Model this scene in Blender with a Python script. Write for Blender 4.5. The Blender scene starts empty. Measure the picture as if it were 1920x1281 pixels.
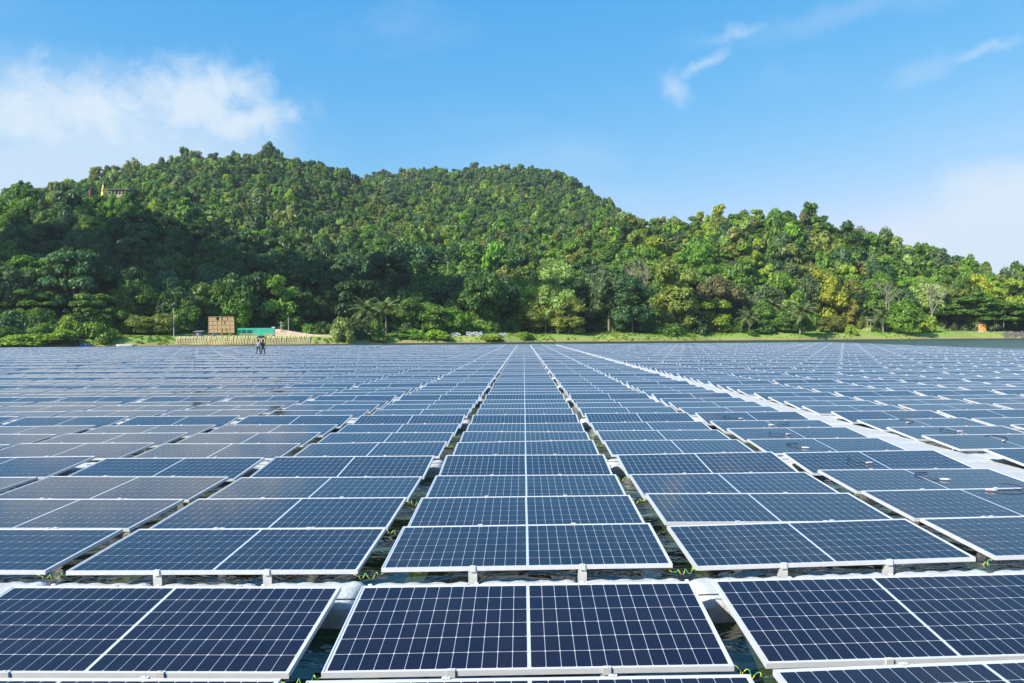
import bpy, math, random
import numpy as np
from mathutils import Vector, Matrix

random.seed(7)
rng = np.random.default_rng(11)
sc = bpy.context.scene
C = sc.collection
R = math.radians

# ------------------------------------------------------------------ camera
F_PX, CX, CY = 1393.0, 1016.0, 630.2          # focal length and principal point in photo pixels (1920 wide)
CAM_Z, YAW, ROLL = 2.06, R(1.4), 0.0058
FW = Vector((math.sin(YAW), math.cos(YAW), 0))
RT0 = Vector((math.cos(YAW), -math.sin(YAW), 0))
UP0 = Vector((0, 0, 1))
RT = (RT0*math.cos(ROLL) - UP0*math.sin(ROLL)).normalized()
UP = (UP0*math.cos(ROLL) + RT0*math.sin(ROLL)).normalized()
cd = bpy.data.cameras.new('camera')
cam = bpy.data.objects.new('camera', cd); C.objects.link(cam); sc.camera = cam
cd.sensor_width = 36; cd.sensor_fit = 'HORIZONTAL'; cd.lens = F_PX/1920*36
cd.shift_x = -(CX-960)/1920; cd.shift_y = -(640.5-CY)/1920
cd.clip_start = .05; cd.clip_end = 9000
M = Matrix((RT, UP, -FW)).transposed().to_4x4(); M.translation = (0, 0, CAM_Z)
cam.matrix_world = M

def pix(px, py, d):                           # photo pixel at forward distance d -> world point
    return Vector((0, 0, CAM_Z)) + FW*d + RT*((px-CX)/F_PX*d) + UP*((CY-py)/F_PX*d)
def to_px(p):
    v = Vector(p)-Vector((0, 0, CAM_Z)); d = v.dot(FW)
    return CX+F_PX*v.dot(RT)/d, CY-F_PX*v.dot(UP)/d, d

def YH(px): return 635.9-.0058*px                                               # horizon row in the photo
def XO(px): return np.tan(np.arctan((np.asarray(px, float)-CX)/F_PX)+YAW)      # world x per metre of world y along a photo column
def FD(px): return math.cos(YAW)+XO(px)*math.sin(YAW)                          # forward distance per metre of world y

# ------------------------------------------------------------------ sky, sun, exposure
SUN = Vector((-.64, -.50, .58)).normalized()  # towards the sun: from the left, a little behind the camera
EL = math.asin(SUN.z); ROT = math.atan2(SUN.x, SUN.y)
w = bpy.data.worlds.new('World'); sc.world = w; w.use_nodes = True
nt = w.node_tree; nt.nodes.clear()
def N(t, kind, **kw):
    n = t.nodes.new(kind)
    for k, v in kw.items():
        if k == 'inp':
            for i, val in v.items(): n.inputs[i].default_value = val
        else: setattr(n, k, v)
    return n
def LK(t, a, b): t.links.new(a, b)
def math_(t, op, a, b=None, c=None, clamp=False):
    n = N(t, 'ShaderNodeMath', operation=op); n.use_clamp = clamp
    for i, v in enumerate((a, b, c)):
        if v is None: continue
        if isinstance(v, (int, float)): n.inputs[i].default_value = v
        else: LK(t, v, n.inputs[i])
    return n.outputs[0]
out = N(nt, 'ShaderNodeOutputWorld'); bg = N(nt, 'ShaderNodeBackground', inp={1: .10})
sky = N(nt, 'ShaderNodeTexSky', sky_type='NISHITA', sun_disc=False)
sky.sun_elevation = EL; sky.sun_rotation = ROT % (2*math.pi)
sky.altitude = 60; sky.air_density = 1.0; sky.dust_density = .6; sky.ozone_density = 1.6
sep = N(nt, 'ShaderNodeSeparateColor'); LK(nt, sky.outputs[0], sep.inputs[0])
def grade(o, ref, tgt, gam, top):
    a = math_(nt, 'MINIMUM', math_(nt, 'DIVIDE', o, ref), top)
    return math_(nt, 'MULTIPLY', math_(nt, 'POWER', a, gam), tgt)
com = N(nt, 'ShaderNodeCombineColor')         # tropical clear-air grade of the sky, same in every direction
LK(nt, grade(sep.outputs[0], 3.3, 2.98, 1.72, 1.4), com.inputs[0])
LK(nt, grade(sep.outputs[1], 4.9, 4.6, .64, 1.7), com.inputs[1])
LK(nt, grade(sep.outputs[2], 6.7, 6.55, .27, 1.7), com.inputs[2])
# clouds, in directions
tc = N(nt, 'ShaderNodeTexCoord'); sx = N(nt, 'ShaderNodeSeparateXYZ'); LK(nt, tc.outputs['Generated'], sx.inputs[0])
yy = math_(nt, 'MAXIMUM', sx.outputs[1], .02)
U = math_(nt, 'DIVIDE', sx.outputs[0], yy); V = math_(nt, 'DIVIDE', sx.outputs[2], yy)
front = math_(nt, 'GREATER_THAN', sx.outputs[1], .05)
def fbm(scale, detail, rough, dist=0., vec=None, sz=(1, 1, 1)):
    mp = N(nt, 'ShaderNodeMapping'); mp.inputs['Scale'].default_value = sz
    LK(nt, vec or tc.outputs['Generated'], mp.inputs[0])
    n = N(nt, 'ShaderNodeTexNoise', inp={'Scale': scale, 'Detail': detail, 'Roughness': rough, 'Distortion': dist})
    LK(nt, mp.outputs[0], n.inputs['Vector']); return n.outputs[0]
nz1 = fbm(9, 8, .58, .5); nz2 = fbm(22, 8, .62, 1.0); nz3 = fbm(5, 4, .5)
wn = N(nt, 'ShaderNodeTexNoise', inp={'Scale': 7., 'Detail': 6., 'Roughness': .6}); LK(nt, tc.outputs['Generated'], wn.inputs['Vector'])
ws = N(nt, 'ShaderNodeSeparateColor'); LK(nt, wn.outputs['Color'], ws.inputs[0])
U = math_(nt, 'ADD', U, math_(nt, 'MULTIPLY', math_(nt, 'SUBTRACT', ws.outputs[0], .5), .10)); V = math_(nt, 'ADD', V, math_(nt, 'MULTIPLY', math_(nt, 'SUBTRACT', ws.outputs[1], .5), .10))
def blob(px, py, rx, ry, ang=0.):             # soft ellipse round a direction, 1 at its centre, 0 at its rim
    u0 = float(XO(px)); v0 = (YH(px)-py)/F_PX*float(FD(px))
    du = math_(nt, 'SUBTRACT', U, u0); dv = math_(nt, 'SUBTRACT', V, v0)
    ca, sa = math.cos(ang), math.sin(ang)
    a = math_(nt, 'ADD', math_(nt, 'MULTIPLY', du, ca/(rx/F_PX)), math_(nt, 'MULTIPLY', dv, sa/(rx/F_PX)))
    b = math_(nt, 'ADD', math_(nt, 'MULTIPLY', du, -sa/(ry/F_PX)), math_(nt, 'MULTIPLY', dv, ca/(ry/F_PX)))
    r = math_(nt, 'SQRT', math_(nt, 'ADD', math_(nt, 'MULTIPLY', a, a), math_(nt, 'MULTIPLY', b, b)))
    return math_(nt, 'SUBTRACT', 1.0, r)
def ramp(o, a, b):
    n = N(nt, 'ShaderNodeMapRange', interpolation_type='SMOOTHSTEP', inp={1: a, 2: b, 3: 0., 4: 1.}); n.clamp = True
    LK(nt, o, n.inputs[0]); return n.outputs[0]
def add(*o):
    r = o[0]
    for q in o[1:]: r = math_(nt, 'ADD', r, q)
    return r
def mul(*o):
    r = o[0]
    for q in o[1:]: r = math_(nt, 'MULTIPLY', r, q)
    return r
def mx(*o):
    r = o[0]
    for q in o[1:]: r = math_(nt, 'MAXIMUM', r, q)
    return r
puff = mx(blob(350, 185, 220, 110), blob(200, 205, 230, 105), blob(420, 165, 100, 75), blob(40, 240, 230, 95), blob(465, 225, 150, 55))
n1c = math_(nt, 'SUBTRACT', nz1, .5); n2c = math_(nt, 'SUBTRACT', nz2, .5)
c1 = ramp(add(puff, mul(n1c, 1.5), mul(n2c, 1.1)), -.12, .95)
veil = ramp(add(mx(blob(180, 280, 460, 190), blob(60, 330, 400, 150)), mul(n1c, .7)), -.1, .8)
cA = mx(mul(c1, .95), mul(veil, .70))
cB = mx(mul(ramp(add(mx(blob(1900, 420, 330, 110, .25), blob(2050, 400, 420, 130)), mul(n1c, .9)), -.1, .6), .92),
        mul(ramp(add(blob(1900, 452, 70, 16), mul(n2c, .6)), .1, .6), .7))
cW = mx(mul(ramp(add(blob(1318, 122, 92, 24, .72), mul(n2c, .9)), .1, 1.3), .55),
        mul(ramp(add(blob(1276, 168, 56, 28, -1.05), mul(n2c, .9)), .0, 1.3), .62),
        mul(ramp(add(blob(1368, 58, 96, 20, .35), mul(n2c, .9)), .0, 1.3), .45),
        mul(ramp(add(blob(1845, 95, 140, 17, .3), mul(n2c, .8)), .0, 1.3), .45),
        mul(ramp(add(blob(1740, 140, 130, 40, .42), mul(n2c, .8)), .05, .9), .20),
        mul(ramp(add(blob(1600, 20, 460, 50, .2), mul(n1c, .8)), .05, 1.1), .18))
thin = mul(ramp(fbm(3.2, 6, .55, .3, sz=(1, 1, 2.2)), .52, .86), .30)   # faint high cloud over the whole sky
cl = math_(nt, 'MAXIMUM', mul(front, mx(cA, cB, cW)), thin, clamp=True)
cmix = N(nt, 'ShaderNodeMix', data_type='RGBA'); LK(nt, cl, cmix.inputs[0]); LK(nt, com.outputs[0], cmix.inputs[6])
cmix.inputs[7].default_value = (4.75, 5.55, 6.3, 1)
LK(nt, cmix.outputs[2], bg.inputs[0]); LK(nt, bg.outputs[0], out.inputs[0])

sl = bpy.data.lights.new('sun', 'SUN'); sl.energy = 5.0; sl.angle = R(.53); sl.color = (1, .93, .80)
so = bpy.data.objects.new('sun', sl); C.objects.link(so); so.location = (-60, -40, 80)
so.rotation_euler = SUN.to_track_quat('Z', 'Y').to_euler()
sc.view_settings.view_transform = 'Standard'; sc.view_settings.look = 'None'
sc.view_settings.exposure = 0.65; sc.view_settings.gamma = 1; sc.view_settings.use_curve_mapping = False
sc.render.engine = 'CYCLES'
sc.cycles.max_bounces = 6; sc.cycles.diffuse_bounces = 2; sc.cycles.glossy_bounces = 3
sc.cycles.transmission_bounces = 3; sc.cycles.transparent_max_bounces = 4
sc.cycles.caustics_reflective = False; sc.cycles.caustics_refractive = False
sc.cycles.use_denoising = True

# ------------------------------------------------------------------ materials
def mat(name, col, rough=.6, metal=0., var=0., vscale=3., bump=0., bscale=20., coat=0., coat_r=.05, tint=None, spec=.5):
    m = bpy.data.materials.new(name); m.use_nodes = True; t = m.node_tree
    b = t.nodes['Principled BSDF']; b.inputs['Base Color'].default_value = (*col, 1)
    b.inputs['Roughness'].default_value = rough; b.inputs['Metallic'].default_value = metal
    b.inputs['Specular IOR Level'].default_value = spec
    b.inputs['Coat Weight'].default_value = coat; b.inputs['Coat Roughness'].default_value = coat_r
    if var or bump or tint:
        tcn = N(t, 'ShaderNodeTexCoord')
    if var or tint:
        nz = N(t, 'ShaderNodeTexNoise', inp={'Scale': vscale, 'Detail': 5., 'Roughness': .6})
        LK(t, tcn.outputs['Object'], nz.inputs['Vector'])
        mixn = N(t, 'ShaderNodeMix', data_type='RGBA')
        mr = N(t, 'ShaderNodeMapRange', inp={1: .3, 2: .7}); LK(t, nz.outputs[0], mr.inputs[0]); LK(t, mr.outputs[0], mixn.inputs[0])
        c2 = tint or col
        mixn.inputs[6].default_value = (*[min(1, c*(1+var)) for c in col], 1)
        mixn.inputs[7].default_value = (*[c*(1-var) for c in c2], 1)
        LK(t, mixn.outputs[2], b.inputs['Base Color'])
    if bump:
        n2 = N(t, 'ShaderNodeTexNoise', inp={'Scale': bscale, 'Detail': 4.})
        LK(t, tcn.outputs['Object'], n2.inputs['Vector'])
        bp = N(t, 'ShaderNodeBump', inp={'Strength': bump, 'Distance': .05}); LK(t, n2.outputs[0], bp.inputs['Height'])
        LK(t, bp.outputs[0], b.inputs['Normal'])
    return m

ALU = mat('anodised_aluminium', (.60, .61, .64), .40, .10, .06, 8)
GALV = mat('galvanised_bracket', (.72, .73, .72), .45, .3, .08, 20)
SHEET = mat('white_backsheet', (.60, .61, .63), .5, coat=1., coat_r=.05)
PLASTIC = mat('white_float_plastic', (.58, .59, .58), .5, 0, .06, 5, .25, 40, tint=(.48, .48, .45))
PLANK = mat('walkway_plastic', (.50, .51, .52), .55, 0, .05, 2, .2, 30, tint=(.43, .44, .44))
CABLE = mat('black_cable', (.015, .015, .018), .45)
STEEL = mat('dark_wire', (.10, .10, .10), .4, .6)
CONN = mat('white_connector', (.75, .75, .76), .5)
PINK = mat('pink_cap', (.70, .38, .42), .5)
BAMB = mat('bamboo', (.52, .36, .20), .7, 0, .2, 2, tint=(.40, .27, .15))
BAMB2 = mat('split_bamboo', (.66, .56, .30), .75, 0, .15, 1.5, tint=(.55, .42, .20))
WOOD = mat('weathered_board', (.40, .30, .21), .8, 0, .2, 3)
GREEN = mat('green_mesh_sheet', (.02, .36, .26), .6, 0, .12, 1.5)
WHITE = mat('white_paint', (.80, .80, .78), .6, 0, .06, 3)
GOLD = mat('gold_leaf', (.80, .50, .13), .38, .35, .1, 2)
ROOF = mat('grey_roof', (.20, .21, .22), .7, 0, .15, 2)
CONC = mat('concrete', (.42, .41, .38), .85, 0, .15, 3)
DIRT = mat('bare_dirt', (.46, .36, .25), .95, 0, .2, .5, .4, 3, tint=(.40, .29, .19))
ORANGE = mat('orange_paint', (.72, .36, .12), .6, 0, .1, 2)
DARKC = mat('dark_sheet', (.03, .032, .045), .6, 0, .2, 1.)
BLUEP = mat('blue_drum_plastic', (.05, .13, .36), .45)
REDP = mat('red_paint', (.5, .08, .06), .6)
BARK = mat('bark', (.17, .14, .11), .9, 0, .3, 1.5, .5, 6, tint=(.24, .21, .17))
PALEB = mat('pale_bark', (.27, .25, .21), .9, 0, .25, 1.2, .4, 6)
STONE = mat('grey_stone', (.11, .105, .10), .9, 0, .3, 2, .6, 5)
SKIN = mat('skin', (.33, .19, .12), .6)
HAIR = mat('black_hair', (.012, .011, .011), .6)
CLO1 = mat('grey_shirt_cloth', (.30, .30, .36), .9)
CLO2 = mat('black_cloth', (.018, .018, .025), .9)
CLO3 = mat('dark_trouser_cloth', (.035, .037, .05), .9)

def cell_mat():
    m = bpy.data.materials.new('solar_cell'); m.use_nodes = True; t = m.node_tree; b = t.nodes['Principled BSDF']
    g = N(t, 'ShaderNodeNewGeometry'); oi = N(t, 'ShaderNodeObjectInfo')
    r = math_(t, 'FRACT', math_(t, 'ADD', g.outputs['Random Per Island'], oi.outputs['Random']))
    cr = N(t, 'ShaderNodeValToRGB'); LK(t, r, cr.inputs[0])
    cr.color_ramp.elements[0].color = (.0060, .0026, .0125, 1); cr.color_ramp.elements[1].color = (.0100, .0044, .0120, 1)
    nz = N(t, 'ShaderNodeTexNoise', inp={'Scale': 2.6, 'Detail': 7., 'Roughness': .68}); LK(t, g.outputs['Position'], nz.inputs['Vector'])
    dust = N(t, 'ShaderNodeMix', data_type='RGBA'); dust.inputs[7].default_value = (.09, .085, .085, 1)
    mr = N(t, 'ShaderNodeMapRange', inp={1: .42, 2: .85, 3: 0., 4: .08}); LK(t, nz.outputs[0], mr.inputs[0])
    LK(t, mr.outputs[0], dust.inputs[0]); LK(t, cr.outputs[0], dust.inputs[6])
    vo = N(t, 'ShaderNodeTexVoronoi', inp={'Scale': 1.7}); LK(t, g.outputs['Position'], vo.inputs['Vector'])            # a few droppings
    spot = N(t, 'ShaderNodeMapRange', inp={1: .022, 2: .014}); LK(t, math_(t, 'ADD', vo.outputs['Distance'], math_(t, 'MULTIPLY', nz.outputs[0], .012)), spot.inputs[0])
    sp = N(t, 'ShaderNodeMix', data_type='RGBA'); sp.inputs[7].default_value = (.55, .54, .50, 1); LK(t, spot.outputs[0], sp.inputs[0]); LK(t, dust.outputs[2], sp.inputs[6]); LK(t, sp.outputs[2], b.inputs['Base Color'])
    b.inputs['Roughness'].default_value = .5; b.inputs['Specular IOR Level'].default_value = .1
    b.inputs['Coat Weight'].default_value = 1.; b.inputs['Coat IOR'].default_value = 1.38
    mr2 = N(t, 'ShaderNodeMapRange', inp={1: .3, 2: .8, 3: .025, 4: .085}); LK(t, nz.outputs[0], mr2.inputs[0]); LK(t, mr2.outputs[0], b.inputs['Coat Roughness'])
    return m
CELL = cell_mat()

def wire_mat():
    m = bpy.data.materials.new('earth_wire'); m.use_nodes = True; t = m.node_tree; b = t.nodes['Principled BSDF']
    tcn = N(t, 'ShaderNodeTexCoord'); wv = N(t, 'ShaderNodeTexWave', inp={'Scale': 9., 'Distortion': 1.}); LK(t, tcn.outputs['Object'], wv.inputs[0])
    cr = N(t, 'ShaderNodeValToRGB'); LK(t, wv.outputs[1], cr.inputs[0]); cr.color_ramp.interpolation = 'CONSTANT'
    cr.color_ramp.elements[0].color = (.62, .66, .05, 1); cr.color_ramp.elements[1].color = (.02, .36, .16, 1); cr.color_ramp.elements[1].position = .62
    LK(t, cr.outputs[0], b.inputs['Base Color']); b.inputs['Roughness'].default_value = .4
    return m
WIRE = wire_mat()

def leaf_mat(name, src):
    m = bpy.data.materials.new(name); m.use_nodes = True; t = m.node_tree; t.nodes.clear()
    o = N(t, 'ShaderNodeOutputMaterial')
    if src == 'object': col = N(t, 'ShaderNodeObjectInfo').outputs['Color']
    else: col = N(t, 'ShaderNodeAttribute', attribute_type='INSTANCER', attribute_name='tint').outputs['Color']
    g = N(t, 'ShaderNodeNewGeometry')
    hs = N(t, 'ShaderNodeHueSaturation'); LK(t, col, hs.inputs['Color'])
    LK(t, math_(t, 'ADD', math_(t, 'MULTIPLY', g.outputs['Random Per Island'], .7), .65), hs.inputs['Value'])
    LK(t, math_(t, 'ADD', math_(t, 'MULTIPLY', g.outputs['Random Per Island'], -.03), .515), hs.inputs['Hue'])
    d = N(t, 'ShaderNodeBsdfDiffuse'); tr = N(t, 'ShaderNodeBsdfTranslucent'); gl = N(t, 'ShaderNodeBsdfGlossy', inp={'Roughness': .45})
    LK(t, hs.outputs[0], d.inputs[0]); LK(t, hs.outputs[0], tr.inputs[0]); gl.inputs[0].default_value = (.5, .5, .5, 1)
    m1 = N(t, 'ShaderNodeMixShader', inp={0: .38}); LK(t, d.outputs[0], m1.inputs[1]); LK(t, tr.outputs[0], m1.inputs[2])
    m2 = N(t, 'ShaderNodeMixShader', inp={0: .035}); LK(t, m1.outputs[0], m2.inputs[1]); LK(t, gl.outputs[0], m2.inputs[2])
    LK(t, m2.outputs[0], o.inputs[0]); return m
LEAF = leaf_mat('leaves', 'object'); LEAFI = leaf_mat('forest_leaves', 'inst')

def water_mat():
    m = bpy.data.materials.new('lake_water'); m.use_nodes = True; t = m.node_tree; b = t.nodes['Principled BSDF']
    b.inputs['Base Color'].default_value = (.034, .052, .016, 1); b.inputs['Roughness'].default_value = .03; b.inputs['IOR'].default_value = 1.333
    tcn = N(t, 'ShaderNodeTexCoord')
    mp = N(t, 'ShaderNodeMapping'); mp.inputs['Scale'].default_value = (1., 1.5, 1.); LK(t, tcn.outputs['Object'], mp.inputs[0])
    a = N(t, 'ShaderNodeTexNoise', inp={'Scale': 2.2, 'Detail': 3., 'Roughness': .5, 'Distortion': .6}); LK(t, mp.outputs[0], a.inputs['Vector'])
    s = N(t, 'ShaderNodeSeparateXYZ'); LK(t, tcn.outputs['Object'], s.inputs[0])
    wind = N(t, 'ShaderNodeMapRange', inp={1: 60., 2: 110.}); LK(t, s.outputs[1], wind.inputs[0])        # open water ruffled by wind, sheltered between the floats
    bp = N(t, 'ShaderNodeBump', inp={'Distance': .10}); LK(t, a.outputs[0], bp.inputs['Height']); LK(t, bp.outputs[0], b.inputs['Normal'])
    LK(t, math_(t, 'ADD', math_(t, 'MULTIPLY', wind.outputs[0], .7), .30), bp.inputs['Strength'])
    LK(t, math_(t, 'ADD', math_(t, 'MULTIPLY', wind.outputs[0], .30), .03), b.inputs['Roughness'])
    return m
WATER = water_mat()

def ground_mat():
    m = bpy.data.materials.new('hill_ground'); m.use_nodes = True; t = m.node_tree; b = t.nodes['Principled BSDF']
    tcn = N(t, 'ShaderNodeTexCoord'); s = N(t, 'ShaderNodeSeparateXYZ'); LK(t, tcn.outputs['Object'], s.inputs[0])
    nz = N(t, 'ShaderNodeTexNoise', inp={'Scale': .12, 'Detail': 8., 'Roughness': .65}); LK(t, tcn.outputs['Object'], nz.inputs['Vector'])
    g = N(t, 'ShaderNodeValToRGB'); LK(t, nz.outputs[0], g.inputs[0])
    e = g.color_ramp.elements; e[0].position = .35; e[0].color = (.15, .29, .045, 1); e[1].position = .7; e[1].color = (.30, .34, .10, 1)
    hz = math_(t, 'ADD', s.outputs[2], math_(t, 'MULTIPLY', math_(t, 'SUBTRACT', nz.outputs[0], .5), 1.6))
    mud = N(t, 'ShaderNodeMapRange', inp={1: .35, 2: 1.0, 3: 1., 4: 0.}); LK(t, hz, mud.inputs[0])
    m1 = N(t, 'ShaderNodeMix', data_type='RGBA'); LK(t, mud.outputs[0], m1.inputs[0]); LK(t, g.outputs[0], m1.inputs[6]); m1.inputs[7].default_value = (.30, .24, .12, 1)
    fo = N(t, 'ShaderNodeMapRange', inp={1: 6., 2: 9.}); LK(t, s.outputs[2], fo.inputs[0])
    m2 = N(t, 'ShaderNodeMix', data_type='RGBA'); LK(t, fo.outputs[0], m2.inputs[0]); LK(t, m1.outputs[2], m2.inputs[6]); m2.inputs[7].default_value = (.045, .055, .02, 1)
    LK(t, m2.outputs[2], b.inputs['Base Color']); b.inputs['Roughness'].default_value = .95; b.inputs['Specular IOR Level'].default_value = .1
    return m
GROUND = ground_mat()

# ------------------------------------------------------------------ mesh helpers
class MB:
    def __init__(s): s.v = []; s.f = []; s.m = []
    def add(s, vs, fs, mi=0):
        o = len(s.v); s.v += [tuple(p) for p in vs]; s.f += [tuple(i+o for i in f) for f in fs]; s.m += [mi]*len(fs)
    def box(s, a, b, mi=0, rot=None, at=None):
        (x0, y0, z0), (x1, y1, z1) = a, b
        vs = [(x0,y0,z0),(x1,y0,z0),(x1,y1,z0),(x0,y1,z0),(x0,y0,z1),(x1,y0,z1),(x1,y1,z1),(x0,y1,z1)]
        if rot is not None: vs = [tuple(rot @ Vector(p) + Vector(at or (0,0,0))) for p in vs]
        s.add(vs, [(3,2,1,0),(4,5,6,7),(0,1,5,4),(1,2,6,5),(2,3,7,6),(3,0,4,7)], mi)
    def tube(s, pts, rad, n=6, mi=0, cap=True):
        pts = [Vector(p) for p in pts]; k = len(pts)
        rs = rad if isinstance(rad, (list, tuple)) else [rad]*k
        vs = []; prev = None
        for i, p in enumerate(pts):
            d = (pts[min(i+1, k-1)]-pts[max(i-1, 0)]).normalized()
            a = d.orthogonal().normalized() if prev is None else (prev - d*prev.dot(d)).normalized()
            prev = a; b = d.cross(a)
            for j in range(n):
                t = 2*math.pi*j/n; vs.append(p+(a*math.cos(t)+b*math.sin(t))*rs[i])
        fs = [(i*n+j, i*n+(j+1) % n, (i+1)*n+(j+1) % n, (i+1)*n+j) for i in range(k-1) for j in range(n)]
        if cap: fs += [tuple(range(n))[::-1], tuple((k-1)*n+j for j in range(n))]
        s.add(vs, fs, mi)
    def lathe(s, prof, n=16, mi=0, at=(0,0,0)):
        vs = [(at[0]+r*math.cos(2*math.pi*j/n), at[1]+r*math.sin(2*math.pi*j/n), at[2]+z) for r, z in prof for j in range(n)]
        k = len(prof)
        fs = [(i*n+j, i*n+(j+1) % n, (i+1)*n+(j+1) % n, (i+1)*n+j) for i in range(k-1) for j in range(n)]
        fs += [tuple(range(n))[::-1], tuple((k-1)*n+j for j in range(n))]
        s.add(vs, fs, mi)
    def mesh(s, name, mats, smooth=False):
        me = bpy.data.meshes.new(name); me.from_pydata(s.v, [], s.f)
        for m in (mats if isinstance(mats, (list, tuple)) else [mats]): me.materials.append(m)
        if any(s.m): me.polygons.foreach_set('material_index', s.m)
        if smooth: me.polygons.foreach_set('use_smooth', [True]*len(me.polygons))
        me.update(); return me
def obj(name, me, parent=None, loc=(0,0,0), rot=(0,0,0), sca=(1,1,1), color=None):
    o = bpy.data.objects.new(name, me); C.objects.link(o)
    o.location = loc; o.rotation_euler = rot; o.scale = sca
    if parent: o.parent = parent
    if color: o.color = (*color, 1)
    return o
def tag(o, label=None, cat=None, group=None, kind=None):
    if label: o['label'] = label
    if cat: o['category'] = cat
    if group: o['group'] = group
    if kind: o['kind'] = kind
    return o
def thing(name, label, cat, loc=(0,0,0), rot=(0,0,0), group=None, sca=(1,1,1)):
    return tag(obj(name, None, None, loc, rot, sca), label, cat, group)
def np_mesh(name, verts, faces_flat, nper, mats):
    me = bpy.data.meshes.new(name); nf = len(faces_flat)//nper
    me.vertices.add(len(verts)); me.vertices.foreach_set('co', np.asarray(verts, np.float32).ravel())
    me.loops.add(len(faces_flat)); me.loops.foreach_set('vertex_index', np.asarray(faces_flat, np.int32))
    me.polygons.add(nf); me.polygons.foreach_set('loop_start', np.arange(nf, dtype=np.int32)*nper)
    for m in mats: me.materials.append(m)
    me.update(calc_edges=True); me.validate(); return me
ORD = ['zeroth','first','second','third','fourth','fifth','sixth','seventh','eighth','ninth','tenth','eleventh','twelfth','thirteenth','fourteenth',
       'fifteenth','sixteenth','seventeenth','eighteenth','nineteenth','twentieth','twenty-first','twenty-second','twenty-third','twenty-fourth','twenty-fifth','twenty-sixth']

def scatter(name, pts, rots, scls, tints, idx, sources, label, cat):
    """one object of uncountable stuff: the source meshes set out at many points"""
    col = bpy.data.collections.new(name+'_sources')
    for i, (me) in enumerate(sources):
        so_ = bpy.data.objects.new('%s_source_%02d' % (name, i), me); col.objects.link(so_)
    me = bpy.data.meshes.new(name); n = len(pts)
    me.vertices.add(n); me.vertices.foreach_set('co', np.asarray(pts, np.float32).ravel())
    for nm, ty, key, arr in (('rot', 'FLOAT_VECTOR', 'vector', rots), ('scl', 'FLOAT_VECTOR', 'vector', scls), ('tint', 'FLOAT_COLOR', 'color', tints), ('pick', 'INT', 'value', idx)):
        at = me.attributes.new(nm, ty, 'POINT'); at.data.foreach_set(key, np.asarray(arr, np.int32 if ty == 'INT' else np.float32).ravel())
    o = obj(name, me)
    ng = bpy.data.node_groups.new(name, 'GeometryNodeTree')
    ng.interface.new_socket('Geometry', in_out='INPUT', socket_type='NodeSocketGeometry'); ng.interface.new_socket('Geometry', in_out='OUTPUT', socket_type='NodeSocketGeometry')
    gi = ng.nodes.new('NodeGroupInput'); go = ng.nodes.new('NodeGroupOutput')
    ip = ng.nodes.new('GeometryNodeInstanceOnPoints'); ci = ng.nodes.new('GeometryNodeCollectionInfo')
    ci.inputs[0].default_value = col; ci.inputs['Separate Children'].default_value = True; ci.inputs['Reset Children'].default_value = True
    def at(nm, ty):
        a = ng.nodes.new('GeometryNodeInputNamedAttribute'); a.data_type = ty; a.inputs[0].default_value = nm; return a.outputs[0]
    e2r = ng.nodes.new('FunctionNodeEulerToRotation'); L = ng.links.new
    L(at('rot', 'FLOAT_VECTOR'), e2r.inputs[0]); L(e2r.outputs[0], ip.inputs['Rotation']); L(at('scl', 'FLOAT_VECTOR'), ip.inputs['Scale'])
    L(at('pick', 'INT'), ip.inputs['Instance Index']); ip.inputs['Pick Instance'].default_value = True
    L(gi.outputs[0], ip.inputs['Points']); L(ci.outputs[0], ip.inputs['Instance']); L(ip.outputs[0], go.inputs[0])
    md = o.modifiers.new('scatter', 'NODES'); md.node_group = ng
    return tag(o, label, cat, kind='stuff')

# ------------------------------------------------------------------ land and water
def vnoise(x, y, s, seed=0):
    x = np.asarray(x, float)/s+seed*17.3; y = np.asarray(y, float)/s+seed*9.1
    xi = np.floor(x); yi = np.floor(y); fx = x-xi; fy = y-yi; fx = fx*fx*(3-2*fx); fy = fy*fy*(3-2*fy)
    h = lambda a, b: np.modf(np.abs(np.sin(a*127.1+b*311.7+seed*74.7)*43758.5453))[0]
    return (h(xi,yi)*(1-fx)+h(xi+1,yi)*fx)*(1-fy)+(h(xi,yi+1)*(1-fx)+h(xi+1,yi+1)*fx)*fy
def shore(x):
    return np.interp(x, [-400,-170,-125,-70,-30,0,45,90,140,210,300,500], [165,178,186,222,246,256,268,284,293,297,300,310]) + 3*np.sin(np.asarray(x)/9.)+2*np.sin(np.asarray(x)/3.7+1)
def ridge(depth, pts, tree):
    px = np.array([p[0] for p in pts], float); py = np.array([p[1] for p in pts], float)
    x = XO(px)*depth; h = (YH(px)-py)/F_PX*depth*FD(px)+CAM_Z-tree
    return depth, x, np.maximum(h, 2.)
RID = [ridge(620, [(-700,640),(-200,620),(60,560),(150,500),(215,430),(238,370),(256,314),(300,286),(380,276),(440,270),(490,264),(540,277),(600,295),(650,320),(685,346),(760,410),(840,450),(940,520),(1050,580),(1300,640)], 9.),
       ridge(800, [(200,600),(420,440),(560,396),(640,358),(690,333),(720,324),(760,316),(800,308),(900,297),(1000,300),(1060,317),(1100,342),(1150,384),(1210,440),(1290,500),(1400,570),(1700,640)], 9.),
       ridge(430, [(600,640),(800,560),(900,510),(1000,468),(1100,420),(1150,400),(1200,398),(1240,391),(1300,391),(1400,393),(1480,404),(1530,425),(1580,440),(1615,446),(1660,455),(1700,470),(1760,487),(1800,503),(1850,512),(1920,514),(2100,530),(2600,600)], 9.),
       ridge(335, [(-900,480),(-300,400),(-100,382),(0,372),(60,372),(120,368),(190,374),(260,376),(350,394),(430,428),(520,468),(600,508),(700,550),(800,585),(1000,625)], 9.)]
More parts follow.
